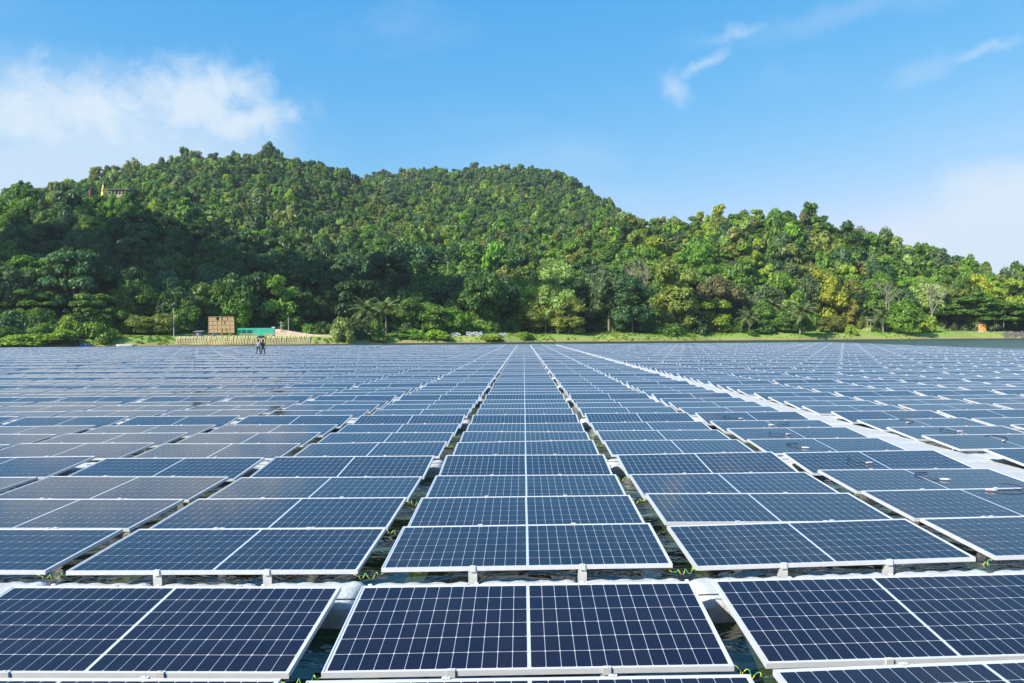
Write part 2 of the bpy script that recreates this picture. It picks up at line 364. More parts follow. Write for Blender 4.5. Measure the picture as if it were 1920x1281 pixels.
def terrain(x, y):
    x = np.asarray(x, float); y = np.asarray(y, float)
    d = y-shore(x)
    wide = np.exp(-((x+78)/34)**2)                                  # broad cleared ground round the building site
    bank = np.where(d < 0, d*.12, np.minimum(d*.36, 2.3)+np.clip(d-7, 0, 26+14*wide)*(.085-.06*wide))
    bank = np.maximum(bank, -3.)
    foot = shore(x)+20+16*wide
    h = bank
    for depth, xs, hs in RID:
        # the ridge's crest is followed along sight-independent x, with the crest line bending a little
        crest = depth + 25*np.sin(x/90.+depth)
        t = (y-foot)/(crest-foot)
        hc = np.interp(x, xs, hs, left=2., right=2.)
        up = np.clip(t, 0, 1)**1.12
        down = np.clip(1-(t-1)*1.1, 0, 1)
        s = np.where(t <= 1, up, down**1.2)
        h = np.maximum(h, bank + (hc-4)*s)
    g = np.clip((d-40)/60, 0, 1)
    return h + g*((vnoise(x, y, 46, 1)-.5)*9 + (vnoise(x, y, 17, 2)-.5)*3)
def th(x, y): return float(terrain(np.array([x]), np.array([y]))[0])

xs = np.concatenate([np.linspace(-1500,-420,22)[:-1], np.linspace(-420,480,181), np.linspace(480,1700,24)[1:]])
ys = np.concatenate([np.linspace(120,240,13)[:-1], np.linspace(240,330,31)[:-1], np.linspace(330,900,96), np.linspace(900,2600,16)[1:]])
ys = np.unique(np.concatenate([ys, np.linspace(165,320,63)]))
GX, GY = np.meshgrid(xs, ys); GZ = terrain(GX, GY)
nx, ny = len(xs), len(ys)
ii, jj = np.meshgrid(np.arange(nx-1), np.arange(ny-1)); q = jj*nx+ii
fc = np.stack([q, q+1, q+nx+1, q+nx], -1).reshape(-1)
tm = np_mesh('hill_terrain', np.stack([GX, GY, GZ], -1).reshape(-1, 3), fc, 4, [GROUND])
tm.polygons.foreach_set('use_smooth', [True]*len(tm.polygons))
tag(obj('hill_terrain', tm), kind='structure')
b = MB(); b.add([(-3500,-900,0),(3500,-900,0),(3500,3500,0),(-3500,3500,0)], [(0,1,2,3)])
tag(obj('lake_water', b.mesh('lake_water', WATER)), kind='structure')

# ------------------------------------------------------------------ the floating array
PW, PD, PH = 2.28, 1.05, .032
OFF = [0, 1.27, 2.54, 3.86]
def row_far(r): return 6.86+5.62*(r//4)+OFF[r % 4]+(.045 if r < 0 else 0)
def row_tilt(r):
    if r < 4: return R(6.9 if r < 0 else 5.8) if r % 4 == 3 else R(3.1)
    return (R(7.0) if r % 4 == 3 else R(4.5)) + R(min(3.8, .16*max(0, r-6)))
def row_near_z(r): return CAM_Z-(1.715 if r % 4 == 3 else 1.757)-PD*math.sin(row_tilt(r))
def col_x(c): return .02+2.465*c+(.62 if c >= 3 else 0)-(.85 if c <= -12 else 0)
def bow(x, y):
    qv = .045*x*x/max(y, 3.); e = math.exp(-qv/.9)
    return .9*(1-e), math.atan(e*.09*x/max(y, 3.))*.7
def arr(x, y, z=0.):
    bb, a = bow(x, y); return Vector((x, y+bb, z)), a

fr = MB(); o_ = [(-PW/2,0),(PW/2,0),(PW/2,PD),(-PW/2,PD)]; t_ = .0095
i_ = [(-PW/2+t_,t_),(PW/2-t_,t_),(PW/2-t_,PD-t_),(-PW/2+t_,PD-t_)]
vs = [(x,y,-PH) for x,y in o_]+[(x,y,0) for x,y in o_]+[(x,y,0) for x,y in i_]+[(x,y,-.012) for x,y in i_]+[(x*.965,y*.95+.026,-PH) for x,y in o_]
fs = []
for k in range(4):
    l = (k+1) % 4
    fs += [(k,l,l+4,k+4),(k+4,l+4,l+8,k+8),(k+8,l+8,l+12,k+12),(k+16,l+16,l,k)]
fr.add(vs, fs); FRAME = fr.mesh('frame', ALU)
lm = MB(); lm.box((-PW/2+t_-.001,t_-.001,-.009),(PW/2-t_+.001,PD-t_+.001,-.004)); LAM = lm.mesh('laminate', SHEET)
CW, CD = (PW/2-.024-.009)/13, (PD-.048)/6
def cell_pts(w_, d_, c_=.0055):
    a, e = w_/2, d_/2
    return [(-a+c_,-e),(a-c_,-e),(a,-e+c_),(a,e-c_),(a-c_,e),(-a+c_,e),(-a,e-c_),(-a,-e+c_)]
def add_cell(mb, cx_, cy_, sides=True, mi=0):
    p = cell_pts(CW-.0030, CD-.0042)
    top = [(cx_+x, cy_+y, -.0034) for x, y in p]; bot = [(cx_+x, cy_+y, -.0042) for x, y in p]
    if sides: mb.add(bot+top, [tuple(range(8,16))]+[(k,(k+1) % 8,8+(k+1) % 8,8+k) for k in range(8)], mi)
    else: mb.add(top, [tuple(range(8))], mi)
CELLS = [((-1 if s == 0 else 1)*(.009+CW*(k+.5)), .024+CD*(j+.5)) for s in (0, 1) for k in range(13) for j in range(6)]
one = MB(); add_cell(one, 0, 0); ONECELL = one.mesh('cell', CELL)
gm = MB()
for cx_, cy_ in CELLS: add_cell(gm, cx_, cy_, False)
GRID = gm.mesh('cell_grid', CELL)
whole = MB(); whole.add(vs, fs, 0); whole.box((-PW/2+t_-.001,t_-.001,-.009),(PW/2-t_+.001,PD-t_+.001,-.004), 1)
for cx_, cy_ in CELLS: add_cell(whole, cx_, cy_, False, 2)
WHOLE = whole.mesh('solar_panel', [ALU, SHEET, CELL])
cm = MB(); cm.box((-.022,-.010,-PH-.004),(.022,-.001,.004)); cm.box((-.022,-.010,.0035),(.022,.012,.007)); cm.lathe([(.006,.0065),(.006,.011),(.004,.012)], 6, 0, (0,.001,0)); CLAMP = cm.mesh('clamp', GALV)
pm = MB(); pm.box((-.034,.006,-.30),(.034,.012,-PH)); pm.box((-.034,.012,-.30),(-.028,.052,-PH)); pm.box((.028,.012,-.30),(.034,.052,-PH)); pm.lathe([(.01,0),(.01,.008)], 6, 0, (0,.03,-.06)); POST = pm.mesh('support_post', GALV)

def in_view(p, mx_=140, my=80):
    px, py, d = to_px(p)
    return d > .5 and -mx_ < px < 1920+mx_ and -my < py < 1281+my
LAST_ROW = 113
def field(r, c):
    y = row_far(r); x = col_x(c)
    if y > 160+.02*x+3*math.sin(c*.6)*(c % 3 == 0): return False
    if x > 54+(y-79)/6.: return False
    return True
near, far_p, far_r = [], [], []
beside = set()
for r in range(-5, LAST_ROW):
    y = row_far(r)
    for c in range(-52, 30):
        x = col_x(c)
        if not field(r, c): continue
        p, a = arr(x, y-.5, .3)
        e1 = in_view(p+Vector((-1.14*math.cos(a),.5,0)), 10, 60); e2 = in_view(p+Vector((1.14*math.cos(a),.5,0)), 10, 60)
        if r < -2 or not (e1 or e2 or in_view(p, 10, 60)):
            if (r < -2 and abs(x) < 6) or in_view(p, 520, 400) or (r < 2 and abs(x) < 9): near.append((r, c)); beside.add((r, c))   # just outside the picture
            continue
        near.append((r, c))
indiv = [q for q in near if q[0] <= 18 and q not in beside]
print('PANELS', len(near), 'individual', len(indiv))
TIPS = {}
for r, c in near:
    p, a = arr(col_x(c), row_far(r)-1.045, row_near_z(r)+random.gauss(0, .006))
    rot = (row_tilt(r)+random.gauss(0, R(.22)), random.gauss(0, R(.25)), a+random.gauss(0, R(.2)))
    if r > 18 or (r, c) in beside:
        far_p.append(p); far_r.append(rot); continue
    rr = ORD[r+3]
    where = 'central column' if c == 0 else '%s column %s of the central one' % (ORD[abs(c)], 'right' if c > 0 else 'left')
    look = 'blue' if r < 8 else 'pale reflecting'
    if r < 0: look = 'dark navy'
    t = thing('solar_panel', '%s solar panel, %s row from the front, %s' % (look, rr, where), 'solar panel', p, rot, 'solar panels of the floating array')
    TIPS[(r, c)] = t
    if r >= 11:
        obj('module', WHOLE, t); continue
    obj('frame', FRAME, t); l = obj('laminate', LAM, t)
    if r <= 1:
        for cx_, cy_ in CELLS: obj('cell', ONECELL, l, (cx_, cy_, 0))
    else: obj('cell_grid', GRID, l)
    if r < 8:
        for sx_ in (-.43, .43):
            obj('clamp', CLAMP, t, (sx_, 0, 0)); obj('support_post', POST, t, (sx_, 0, 0))
            k_ = obj('clamp', CLAMP, t, (sx_, PD, 0), (0, 0, math.pi))
n = len(far_p)
scatter('solar_panel_field', far_p, far_r, np.ones((n, 3)), np.ones((n, 4)), np.zeros(n), [WHOLE], 'far rows of blue solar panels stretching to the opposite shore', 'solar panels')

# walkway floats between the blocks of four rows
def float_mesh(lx, ly, lz, seed):
    nx_, ny_, nz_ = 16, 10, 5; vs_ = []; rnd = random.Random(seed)
    mb = MB(); idx = {}
    def P(u, v, w_):
        x, y, z = (u-.5)*lx, (v-.5)*ly, (w_-.5)*lz
        rr_ = .055; cx_ = max(-lx/2+rr_, min(lx/2-rr_, x)); cy_ = max(-ly/2+rr_, min(ly/2-rr_, y)); cz_ = max(-lz/2+rr_, min(lz/2-rr_, z))
        d = Vector((x-cx_, y-cy_, z-cz_))
        if d.length > 1e-9:
            d = d.normalized()*rr_*min(1., max(abs(d.x), abs(d.y), abs(d.z))/rr_)
        q_ = Vector((cx_, cy_, cz_))+d
        side = abs(v-.5)*2
        q_.y -= math.copysign(1, v-.5)*.016*(side**6)*(1+math.cos(u*2*math.pi*4))*.5      # scalloped long sides
        if w_ > .99: q_.z += .005*math.sin((u*lx+v*ly)*95)*(1 if side < .85 and abs(u-.5) < .44 else 0) - .010*(side**4)*(.5+.5*math.cos(u*2*math.pi*4))
        return q_
    def face(fn, n1, n2, flip):
        for i in range(n1):
            for j in range(n2):
                pts = [fn(i/n1, j/n2), fn((i+1)/n1, j/n2), fn((i+1)/n1, (j+1)/n2), fn(i/n1, (j+1)/n2)]
                if flip: pts.reverse()
                ids = []
                for p in pts:
                    key = tuple(round(c, 5) for c in p)
                    if key not in idx: idx[key] = len(mb.v); mb.v.append(P(*p))
                    ids.append(idx[key])
                mb.f.append(tuple(ids)); mb.m.append(0)
    face(lambda a, b_: (a, b_, 1), nx_, ny_, False); face(lambda a, b_: (a, b_, 0), nx_, ny_, True)
    face(lambda a, b_: (a, 0, b_), nx_, nz_, False); face(lambda a, b_: (a, 1, b_), nx_, nz_, True)
    face(lambda a, b_: (0, a, b_), ny_, nz_, True); face(lambda a, b_: (1, a, b_), ny_, nz_, False)
    return mb.mesh('float_body', PLASTIC, True)
FLO = float_mesh(.775, .52, .26, 1)
lg = MB()
lg.box((-.05,-.05,-.02),(.05,.05,.008)); lg.lathe([(.028,-.02),(.028,.018),(.022,.022)], 10); LUG = lg.mesh('lug', PLASTIC)
pn = MB(); pn.lathe([(.010,.0),(.010,.014),(.017,.015),(.017,.026),(.010,.030)], 10); PIN = pn.mesh('pin', CONN)
FZ = .045                                     # float centre above the water
def float_y(g): return 6.86+5.62*g-1.05-.29
fl_p, fl_r = [], []
nflo = {0: 0, 1: 0, 2: 0, 3: 0}
for g in range(-1, 28):
    y = float_y(g)
    for k in range(-190, 110):
        xj = -1.2+.8167*k
        x = xj+.408
        if x > 6.2: x += .62
        if x < -28: x -= .85
        if not field(4*g-1, round((x-(.62 if x > 6.2 else 0)+(.85 if x < -28 else 0))/2.45)): continue
        p, a = arr(x, y, FZ+random.gauss(0, .004))
        if not in_view(p, 60, 120):
            if in_view(p, 500, 400): fl_p.append(p); fl_r.append((0, 0, a))
            continue
        atgap = (k % 3) in (0, 2)
        if g <= 1 or (g <= 3 and atgap):
            o = 'nearest' if g <= 0 else ORD[g+1] 
            if g == -1: o = 'hidden'
            t = thing('walkway_float', 'white plastic walkway float, %s walkway line, %s float %s of picture centre' % (o, ORD[min(26, abs(k)+1 if k >= 0 else abs(k))], 'right' if k >= 0 else 'left'),
                      'float', p, (random.gauss(0, .006), random.gauss(0, .006), a+random.gauss(0, .01)), 'white walkway floats')
            obj('body', FLO, t)
            if g <= 1:
                obj('lug', LUG, t, (-.40,.20,.07)); obj('lug', LUG, t, (-.40,-.20,.05)); obj('pin', PIN, t, (-.40,.20,.092)); obj('pin', PIN, t, (-.40,-.20,.072))
        else:
            fl_p.append(p); fl_r.append((0, 0, a))
n = len(fl_p)
scatter('float_lines', fl_p, fl_r, np.ones((n, 3)), np.ones((n, 4)), np.zeros(n), [FLO], 'distant lines of white floats between blocks of solar panels', 'floats')

# service walkways running away from the camera
def plank_mesh(w_, l_):
    mb = MB(); bv = .02
    for z0, z1, ins in ((0, .10, 0), (.10, .12, bv)):
        pass
    o1 = [(-w_/2,0),(w_/2,0),(w_/2,l_),(-w_/2,l_)]; i1 = [(-w_/2+bv,bv),(w_/2-bv,bv),(w_/2-bv,l_-bv),(-w_/2+bv,l_-bv)]
    v_ = [(x,y,-.12) for x,y in o1]+[(x,y,.0) for x,y in o1]+[(x,y,.018) for x,y in i1]; f_ = [(8,9,10,11)]
    for k in range(4):
        l = (k+1) % 4; f_ += [(k,l,l+4,k+4),(k+4,l+4,l+8,k+8)]
    mb.add(v_, f_)
    for k in range(5):                        # anti-slip ribs
        y0 = bv+.06+k*(l_-.2)/4; mb.box((-w_/2+.06,y0,.016),(w_/2-.06,y0+.035,.023))
    return mb.mesh('walkway_plank', PLANK)
PL = plank_mesh(.74, .925); PL2 = plank_mesh(.72, .925)
pl_p, pl_r, kk = [], [], 0
for i in range(0, 180):
    y = 2.2+.9367*i
    x = 6.56+.02*math.sin(i*1.7); p, a = arr(x, y, .165+random.gauss(0, .004))
    if y > 150: break
    if in_view(p, 160, 60):
        if y < 60:
            kk += 1
            tag(obj('walkway_plank', PL, None, p, (random.gauss(0, .004), random.gauss(0, .004), a)),
                'white plank of the straight service walkway on the right', 'walkway plank', 'planks of the white service walkway')
        else: pl_p.append(p); pl_r.append((0, 0, a))
for i in range(0, 180):
    y = 30+.9367*i
    if y > 152: break
    p, a = arr(-28.62, y, .10); pl_p.append(p); pl_r.append((0, 0, a))
n = len(pl_p)
scatter('far_walkway_planks', pl_p, pl_r, np.ones((n, 3)), np.ones((n, 4)), np.zeros(n), [PL2], 'far stretches of the white service walkways', 'walkway planks')

# tie cables across the gaps
for g, nm in ((0, 'nearest'), (1, 'second')):
    y = float_y(g)-.27; xm = 6.2 if g == 0 else 6.4
    mb = MB(); mb.tube([arr(-xm+2*xm*k/30, y, .215-.006*math.sin(k*1.3)**2)[0] for k in range(31)], .005, 5)
    tag(obj('tie_cable', mb.mesh('tie_cable', STEEL)), 'thin dark tie cable along the %s float line' % nm, 'cable')

# curled earthing wires at the gaps
def coil(seed):
    rnd = random.Random(seed); pts = []; turns = rnd.choice((3, 4, 5)); L_ = .24
    for k in range(70):
        u = k/69; rad = .024*min(1, 5*u, 5*(1-u)) if .22 < u < .8 else .003
        ph = 2*math.pi*turns*u
        pts.append((-.12+L_*u+.006*math.cos(ph), rad*math.cos(ph)*.6-.02, -.015-.022*math.sin(math.pi*u)+rad*math.sin(ph)+.02*(u if seed % 2 else 1-u)))
    mb = MB(); mb.tube(pts, .0028, 5); return mb.mesh('earthing_wire', WIRE, True)
COILS = [coil(s) for s in range(5)]
for r in range(-1, 7):
    for c in range(-3, 3):
        if (r, c) not in TIPS and (r, c+1) not in TIPS: continue
        if random.random() < (.0 if r < 1 else .22): continue
        p, a = arr(col_x(c)+1.225, row_far(r)-1.05, row_near_z(r)-.02)
        if not in_view(p, 0, 0) or c == 2: continue
        gapn = 'right of the central column' if c == 0 else ('left of the central column' if c == -1 else ('one column further right' if c == 1 else ('one column further left' if c == -2 else 'two columns further left')))
        tag(obj('earthing_wire', COILS[(r*3+c) % 5], None, p, (0, random.gauss(0, .15), a+random.gauss(0, .2)), (1, 1, random.uniform(.8, 1.25))),
            'curly green-yellow earthing wire, %s row, gap %s' % (ORD[r+3], gapn), 'wire', 'curly earthing wires in the panel gaps')

# loose black leads with connectors on the panels beside the walkway
def lead(seed):
    rnd = random.Random(seed); mb = MB(); s = rnd.choice((-1, 1)); r0 = rnd.uniform(.16, .26)
    pts = [(s*(.0+r0*1.5*math.sin(u*2.6)), r0*1.5*(1-math.cos(u*2.6))*.9*.6, .006+.010*math.sin(math.pi*u)) for u in [k/18 for k in range(19)]]
    mb.tube(pts, .0048, 6); return mb.mesh('cable', CABLE, True), pts[0]
cn = MB(); cn.tube([(-.07,0,.012),(-.03,0,.013),(0,0,.013),(.05,0,.013)], [.007,.011,.011,.006], 8); CONM = cn.mesh('connector', CONN, True)
cp = MB(); cp.tube([(-.05,0,.013),(-.01,0,.014)], .0125, 8); CAPM = cp.mesh('cap', PINK)
for k, (r, c, x, y) in enumerate([(1,2,.30,.92),(2,2,.20,.45),(3,2,-.15,.40),(4,2,-.42,.30),(5,2,-.20,.42),(6,2,-.05,.5),(7,2,-.3,.4),
                                  (4,3,-.05,.5),(5,3,.0,.55),(6,3,-.30,.6)]):
    if (r, c) not in TIPS: continue
    t = TIPS[(r, c)]; mw = Matrix.Translation(t.location) @ t.rotation_euler.to_matrix().to_4x4()
    me, p0 = lead(k)
    e = thing('cable_lead', 'black cable loop with pale connector, lying on the %s row panel, %s column right' % (ORD[r+3], ORD[c]), 'cable', (0,0,0), (0,0,0), 'loose cable leads on the panels')
    e.location = mw @ Vector((x, y, .002)); e.rotation_euler = (t.rotation_euler.x, t.rotation_euler.y, t.rotation_euler.z+random.uniform(-.6, .6))
    obj('cable', me, e); obj('connector', CONM, e)
    if k % 2 == 0: obj('cap', CAPM, e)

# ------------------------------------------------------------------ vegetation meshes
def ico(sub=1):
    import bmesh
    bm = bmesh.new(); bmesh.ops.create_icosphere(bm, subdivisions=sub, radius=1)
    v = np.array([x.co[:] for x in bm.verts]); f = np.array([[y.index for y in x.verts] for x in bm.faces]); bm.free(); return v, f
ICO_V, ICO_F = ico(2)
def crown_mesh(name, seed, shape, nclump, nleaf, leaf, cr=(.24, .40), core=.72, m=None):
    """crown in a unit box (radius 1 across, 0..2 high): leaf clumps on an uneven envelope"""
    g = np.random.default_rng(seed); cen = []; rad = []
    for k in range(nclump):
        for _ in range(40):
            p = g.normal(size=3); p /= np.linalg.norm(p)
            if shape != 'layer': p[2] = p[2]*.9+.12
            if shape == 'round': q_ = p*np.array([.68,.68,.66])*g.uniform(.65,1.05)
            elif shape == 'tall':
                z = g.uniform(-.85,.85); wd = .30+.30*math.cos(z*1.4)*g.uniform(.6,1.2); a = g.uniform(0,6.283); q_ = np.array([wd*math.cos(a)*.8, wd*math.sin(a)*.8, z])
            elif shape == 'layer':
                z = g.choice([-.15,.15,.42,.66]); rr_ = (.85-.45*max(0, z))*math.sqrt(g.uniform(.1,1)); a = g.uniform(0,6.283); q_ = np.array([rr_*math.cos(a), rr_*math.sin(a), z+g.normal()*.03])
            elif shape == 'cone':
                z = g.uniform(-.85,.92); wd = .72*(1-(z+.85)/1.85)*g.uniform(.7,1.05); a = g.uniform(0,6.283); q_ = np.array([wd*math.cos(a), wd*math.sin(a), z])
            elif shape == 'bush': q_ = p*np.array([.70,.70,.55])*g.uniform(.6,1.05); q_[2] = abs(q_[2])*1.2-.75
            if not cen or min(np.linalg.norm(np.array(cen)-q_, axis=1)) > .16: break
        r_ = g.uniform(*cr)
        if shape == 'cone': r_ *= (1.05-.5*(q_[2]+.85)/1.8)*.8
        cen.append(q_); rad.append(r_)
    cen = np.array(cen); rad = np.array(rad)
    fl = np.array([1,1,.55]) if shape == 'layer' else np.array([1,1,.85])
    V_, F_ = [], []; base = 0
    for c_, r_ in zip(cen, rad):                 # dense inner mass of each clump
        v = ICO_V*(1+g.normal(0,.10,(len(ICO_V),1)))*r_*core*fl+c_; V_.append(v); F_.append(ICO_F+base); base += len(v)
    V_ = np.concatenate(V_); F_ = np.concatenate(F_)
    ks = g.choice(nclump, nleaf, p=rad**2/np.sum(rad**2))
    d = g.normal(size=(nleaf,3)); d /= np.linalg.norm(d, axis=1)[:,None]; d[:,2] = np.where(d[:,2] < -.35, -d[:,2], d[:,2])
    pos = cen[ks]+d*fl*(rad[ks]*g.uniform(.72,1.22,nleaf))[:,None]
    nrm = d+g.normal(0,.55,(nleaf,3)); nrm[:,2] += .25; nrm /= np.linalg.norm(nrm, axis=1)[:,None]
    t1 = np.cross(nrm, g.normal(size=(nleaf,3))); t1 /= np.linalg.norm(t1, axis=1)[:,None]; t2 = np.cross(nrm, t1)
    s = leaf*g.uniform(.6,1.35,nleaf)[:,None]
    quad = np.stack([pos-t1*s, pos-t2*s*.55+nrm*s*.12, pos+t1*s, pos+t2*s*.55+nrm*s*.12], 1)
    keep = np.ones(nleaf, bool)
    lv = quad[keep].reshape(-1,3); nl = keep.sum(); o0 = len(V_)
    lf = (np.arange(nl)*4)[:,None]+np.array([[0,1,2,0,2,3]]); lf = lf.reshape(-1,3)+o0
    allv = np.concatenate([V_, lv])
    lo, hi = np.percentile(allv[:,2], (1 if shape != 'bush' else 12, 99.7)); allv[:,2] = (allv[:,2]-lo)*1.95/(hi-lo)
    rx = np.percentile(np.hypot(allv[:,0], allv[:,1]), 97); allv[:,:2] *= .97/rx
    return np_mesh(name, allv, np.concatenate([F_, lf]).ravel(), 3, [m or LEAF])
def dual(name, *a, **k):
    return crown_mesh(name, *a, **k)
ROUND = [crown_mesh('round_crown', 100+i, 'round', 17+i % 4, 4200, .058, (.20,.38)) for i in range(6)]
TALL = [crown_mesh('tall_crown', 200+i, 'tall', 20, 3800, .050, (.20,.34)) for i in range(3)]
LAYER = [crown_mesh('layered_crown', 300+i, 'layer', 28, 3800, .052, (.17,.27), .7) for i in range(3)]
BUSH = [crown_mesh('bush_crown', 400+i, 'bush', 13, 1800, .075) for i in range(4)]
CONE = [crown_mesh('cone_crown', 500, 'cone', 30, 2600, .06, (.2,.3))]
SHAPES = {'round': ROUND, 'tall': TALL, 'layer': LAYER, 'bush': BUSH, 'cone': CONE}
FARC = [crown_mesh('far_crown', 600+i, ('round','tall','round','round','layer','tall')[i % 6], 11+i % 5, 900, .105, (.22,.38), .74, m=LEAFI) for i in range(9)]
SHRUB = [crown_mesh('shrub_tuft', 700+i, 'bush', 9, 420, .14, (.26,.42), .8, m=LEAFI) for i in range(4)]
def trunk_mesh(seed, lean=.05, limbs=5, m=BARK, up=1.35):
    """unit trunk: 1 high to the crown's foot, limbs reaching on into the crown"""
    rnd = random.Random(seed); mb = MB(); a = rnd.uniform(0, 6.28); k_ = 8
    pts = [(lean*math.cos(a)*u*u, lean*math.sin(a)*u*u, -.06+1.06*u) for u in [i/k_ for i in range(k_+1)]]
    mb.tube(pts, [.055*(1.55-.9*u if u > .1 else 2.0-5*u) for u in [i/k_ for i in range(k_+1)]], 8)
    tp = Vector(pts[-2])
    for i in range(limbs):
        b_ = a+6.283*i/limbs+rnd.uniform(-.4,.4); l = rnd.uniform(.35,.6); h = rnd.uniform(.35, up-.6)
        st = tp+Vector((0,0,-.12*rnd.random()))
        mb.tube([st, st+Vector((math.cos(b_)*l*.35, math.sin(b_)*l*.35, h*.55)), st+Vector((math.cos(b_)*l, math.sin(b_)*l, h))], [.030,.020,.008], 6)
    return mb.mesh('trunk', m, True)
TRUNKS = [trunk_mesh(i) for i in range(5)]; PALET = [trunk_mesh(40+i, .04, 5, PALEB) for i in range(2)]

PAL = {'dark': (.072,.160,.030), 'deep': (.055,.120,.032), 'mid': (.128,.245,.036), 'fresh': (.165,.325,.036), 'lime': (.300,.430,.045), 'olive': (.210,.260,.050), 'yellow': (.390,.440,.045),
       'brown': (.190,.185,.070), 'grey': (.140,.215,.080), 'blue': (.078,.175,.062), 'pale': (.290,.420,.100), 'gold': (.330,.300,.050), 'grass': (.270,.430,.050)}
CNAME = {'dark': 'dark green', 'deep': 'very dark green', 'mid': 'mid green', 'fresh': 'fresh green', 'lime': 'lime green', 'olive': 'olive', 'yellow': 'yellow', 'brown': 'brownish',
         'grey': 'grey-green', 'blue': 'blue-green', 'pale': 'pale green', 'gold': 'golden', 'grass': 'grass green'}
def jit(c, s=.12):
    k = 1+random.uniform(-s, s)*1.5; return tuple(max(.005, v*k*(1+random.uniform(-s, s)*.4)) for v in c)
def tree(x, y, height, width, shape, col, label, group=None, clear=.25, name='broadleaf_tree', pale=False, zoff=0., seed=None):
    z = th(x, y)+zoff; rz = random.uniform(0, 6.28)
    t = thing(name, label, 'tree' if shape != 'bush' else 'bush', (x, y, z), (0, 0, 0), group)
    sd = random.randrange(1000) if seed is None else seed
    ml = SHAPES[shape]; cm_ = ml[sd % len(ml)]; hc = height*(1-clear)
    if shape != 'bush':
        ts = max(height*clear, .5)+hc*.25
        tr = obj('trunk', (PALET if pale else TRUNKS)[sd % (2 if pale else 5)], t, (0,0,0), (0,0,rz), (max(ts*.5, height*.22), max(ts*.5, height*.22), ts))
    o = obj('crown', cm_, t, (0, 0, height*clear - (.02*hc)), (0, 0, rz), (width/2/.98, width/2/.98, hc/1.95), jit(PAL[col]) if isinstance(col, str) else col)
    return t
def at_px(px, off):
    """world x, y standing `off` metres behind the waterline in the direction of photo column px"""
    d = 240.
    for _ in range(12):
        x = float(XO(px))*d; d = float(shore(x))+off
    return float(XO(px))*d, d
def tree_px(px, top, wpx, off, shape, col, label, clear=.25, group=None, depth=None, **k):
    if depth: x, y = float(XO(px))*depth, depth
    else: x, y = at_px(px, off)
    d = Vector((x, y, 0)).dot(FW)
    z = th(x, y); ztop = CAM_Z+(YH(px)-top)/F_PX*d
    h = max(1.2, ztop-z); wd = wpx/F_PX*d
    return tree(x, y, h, wd, shape, col, label, group, clear, **k)

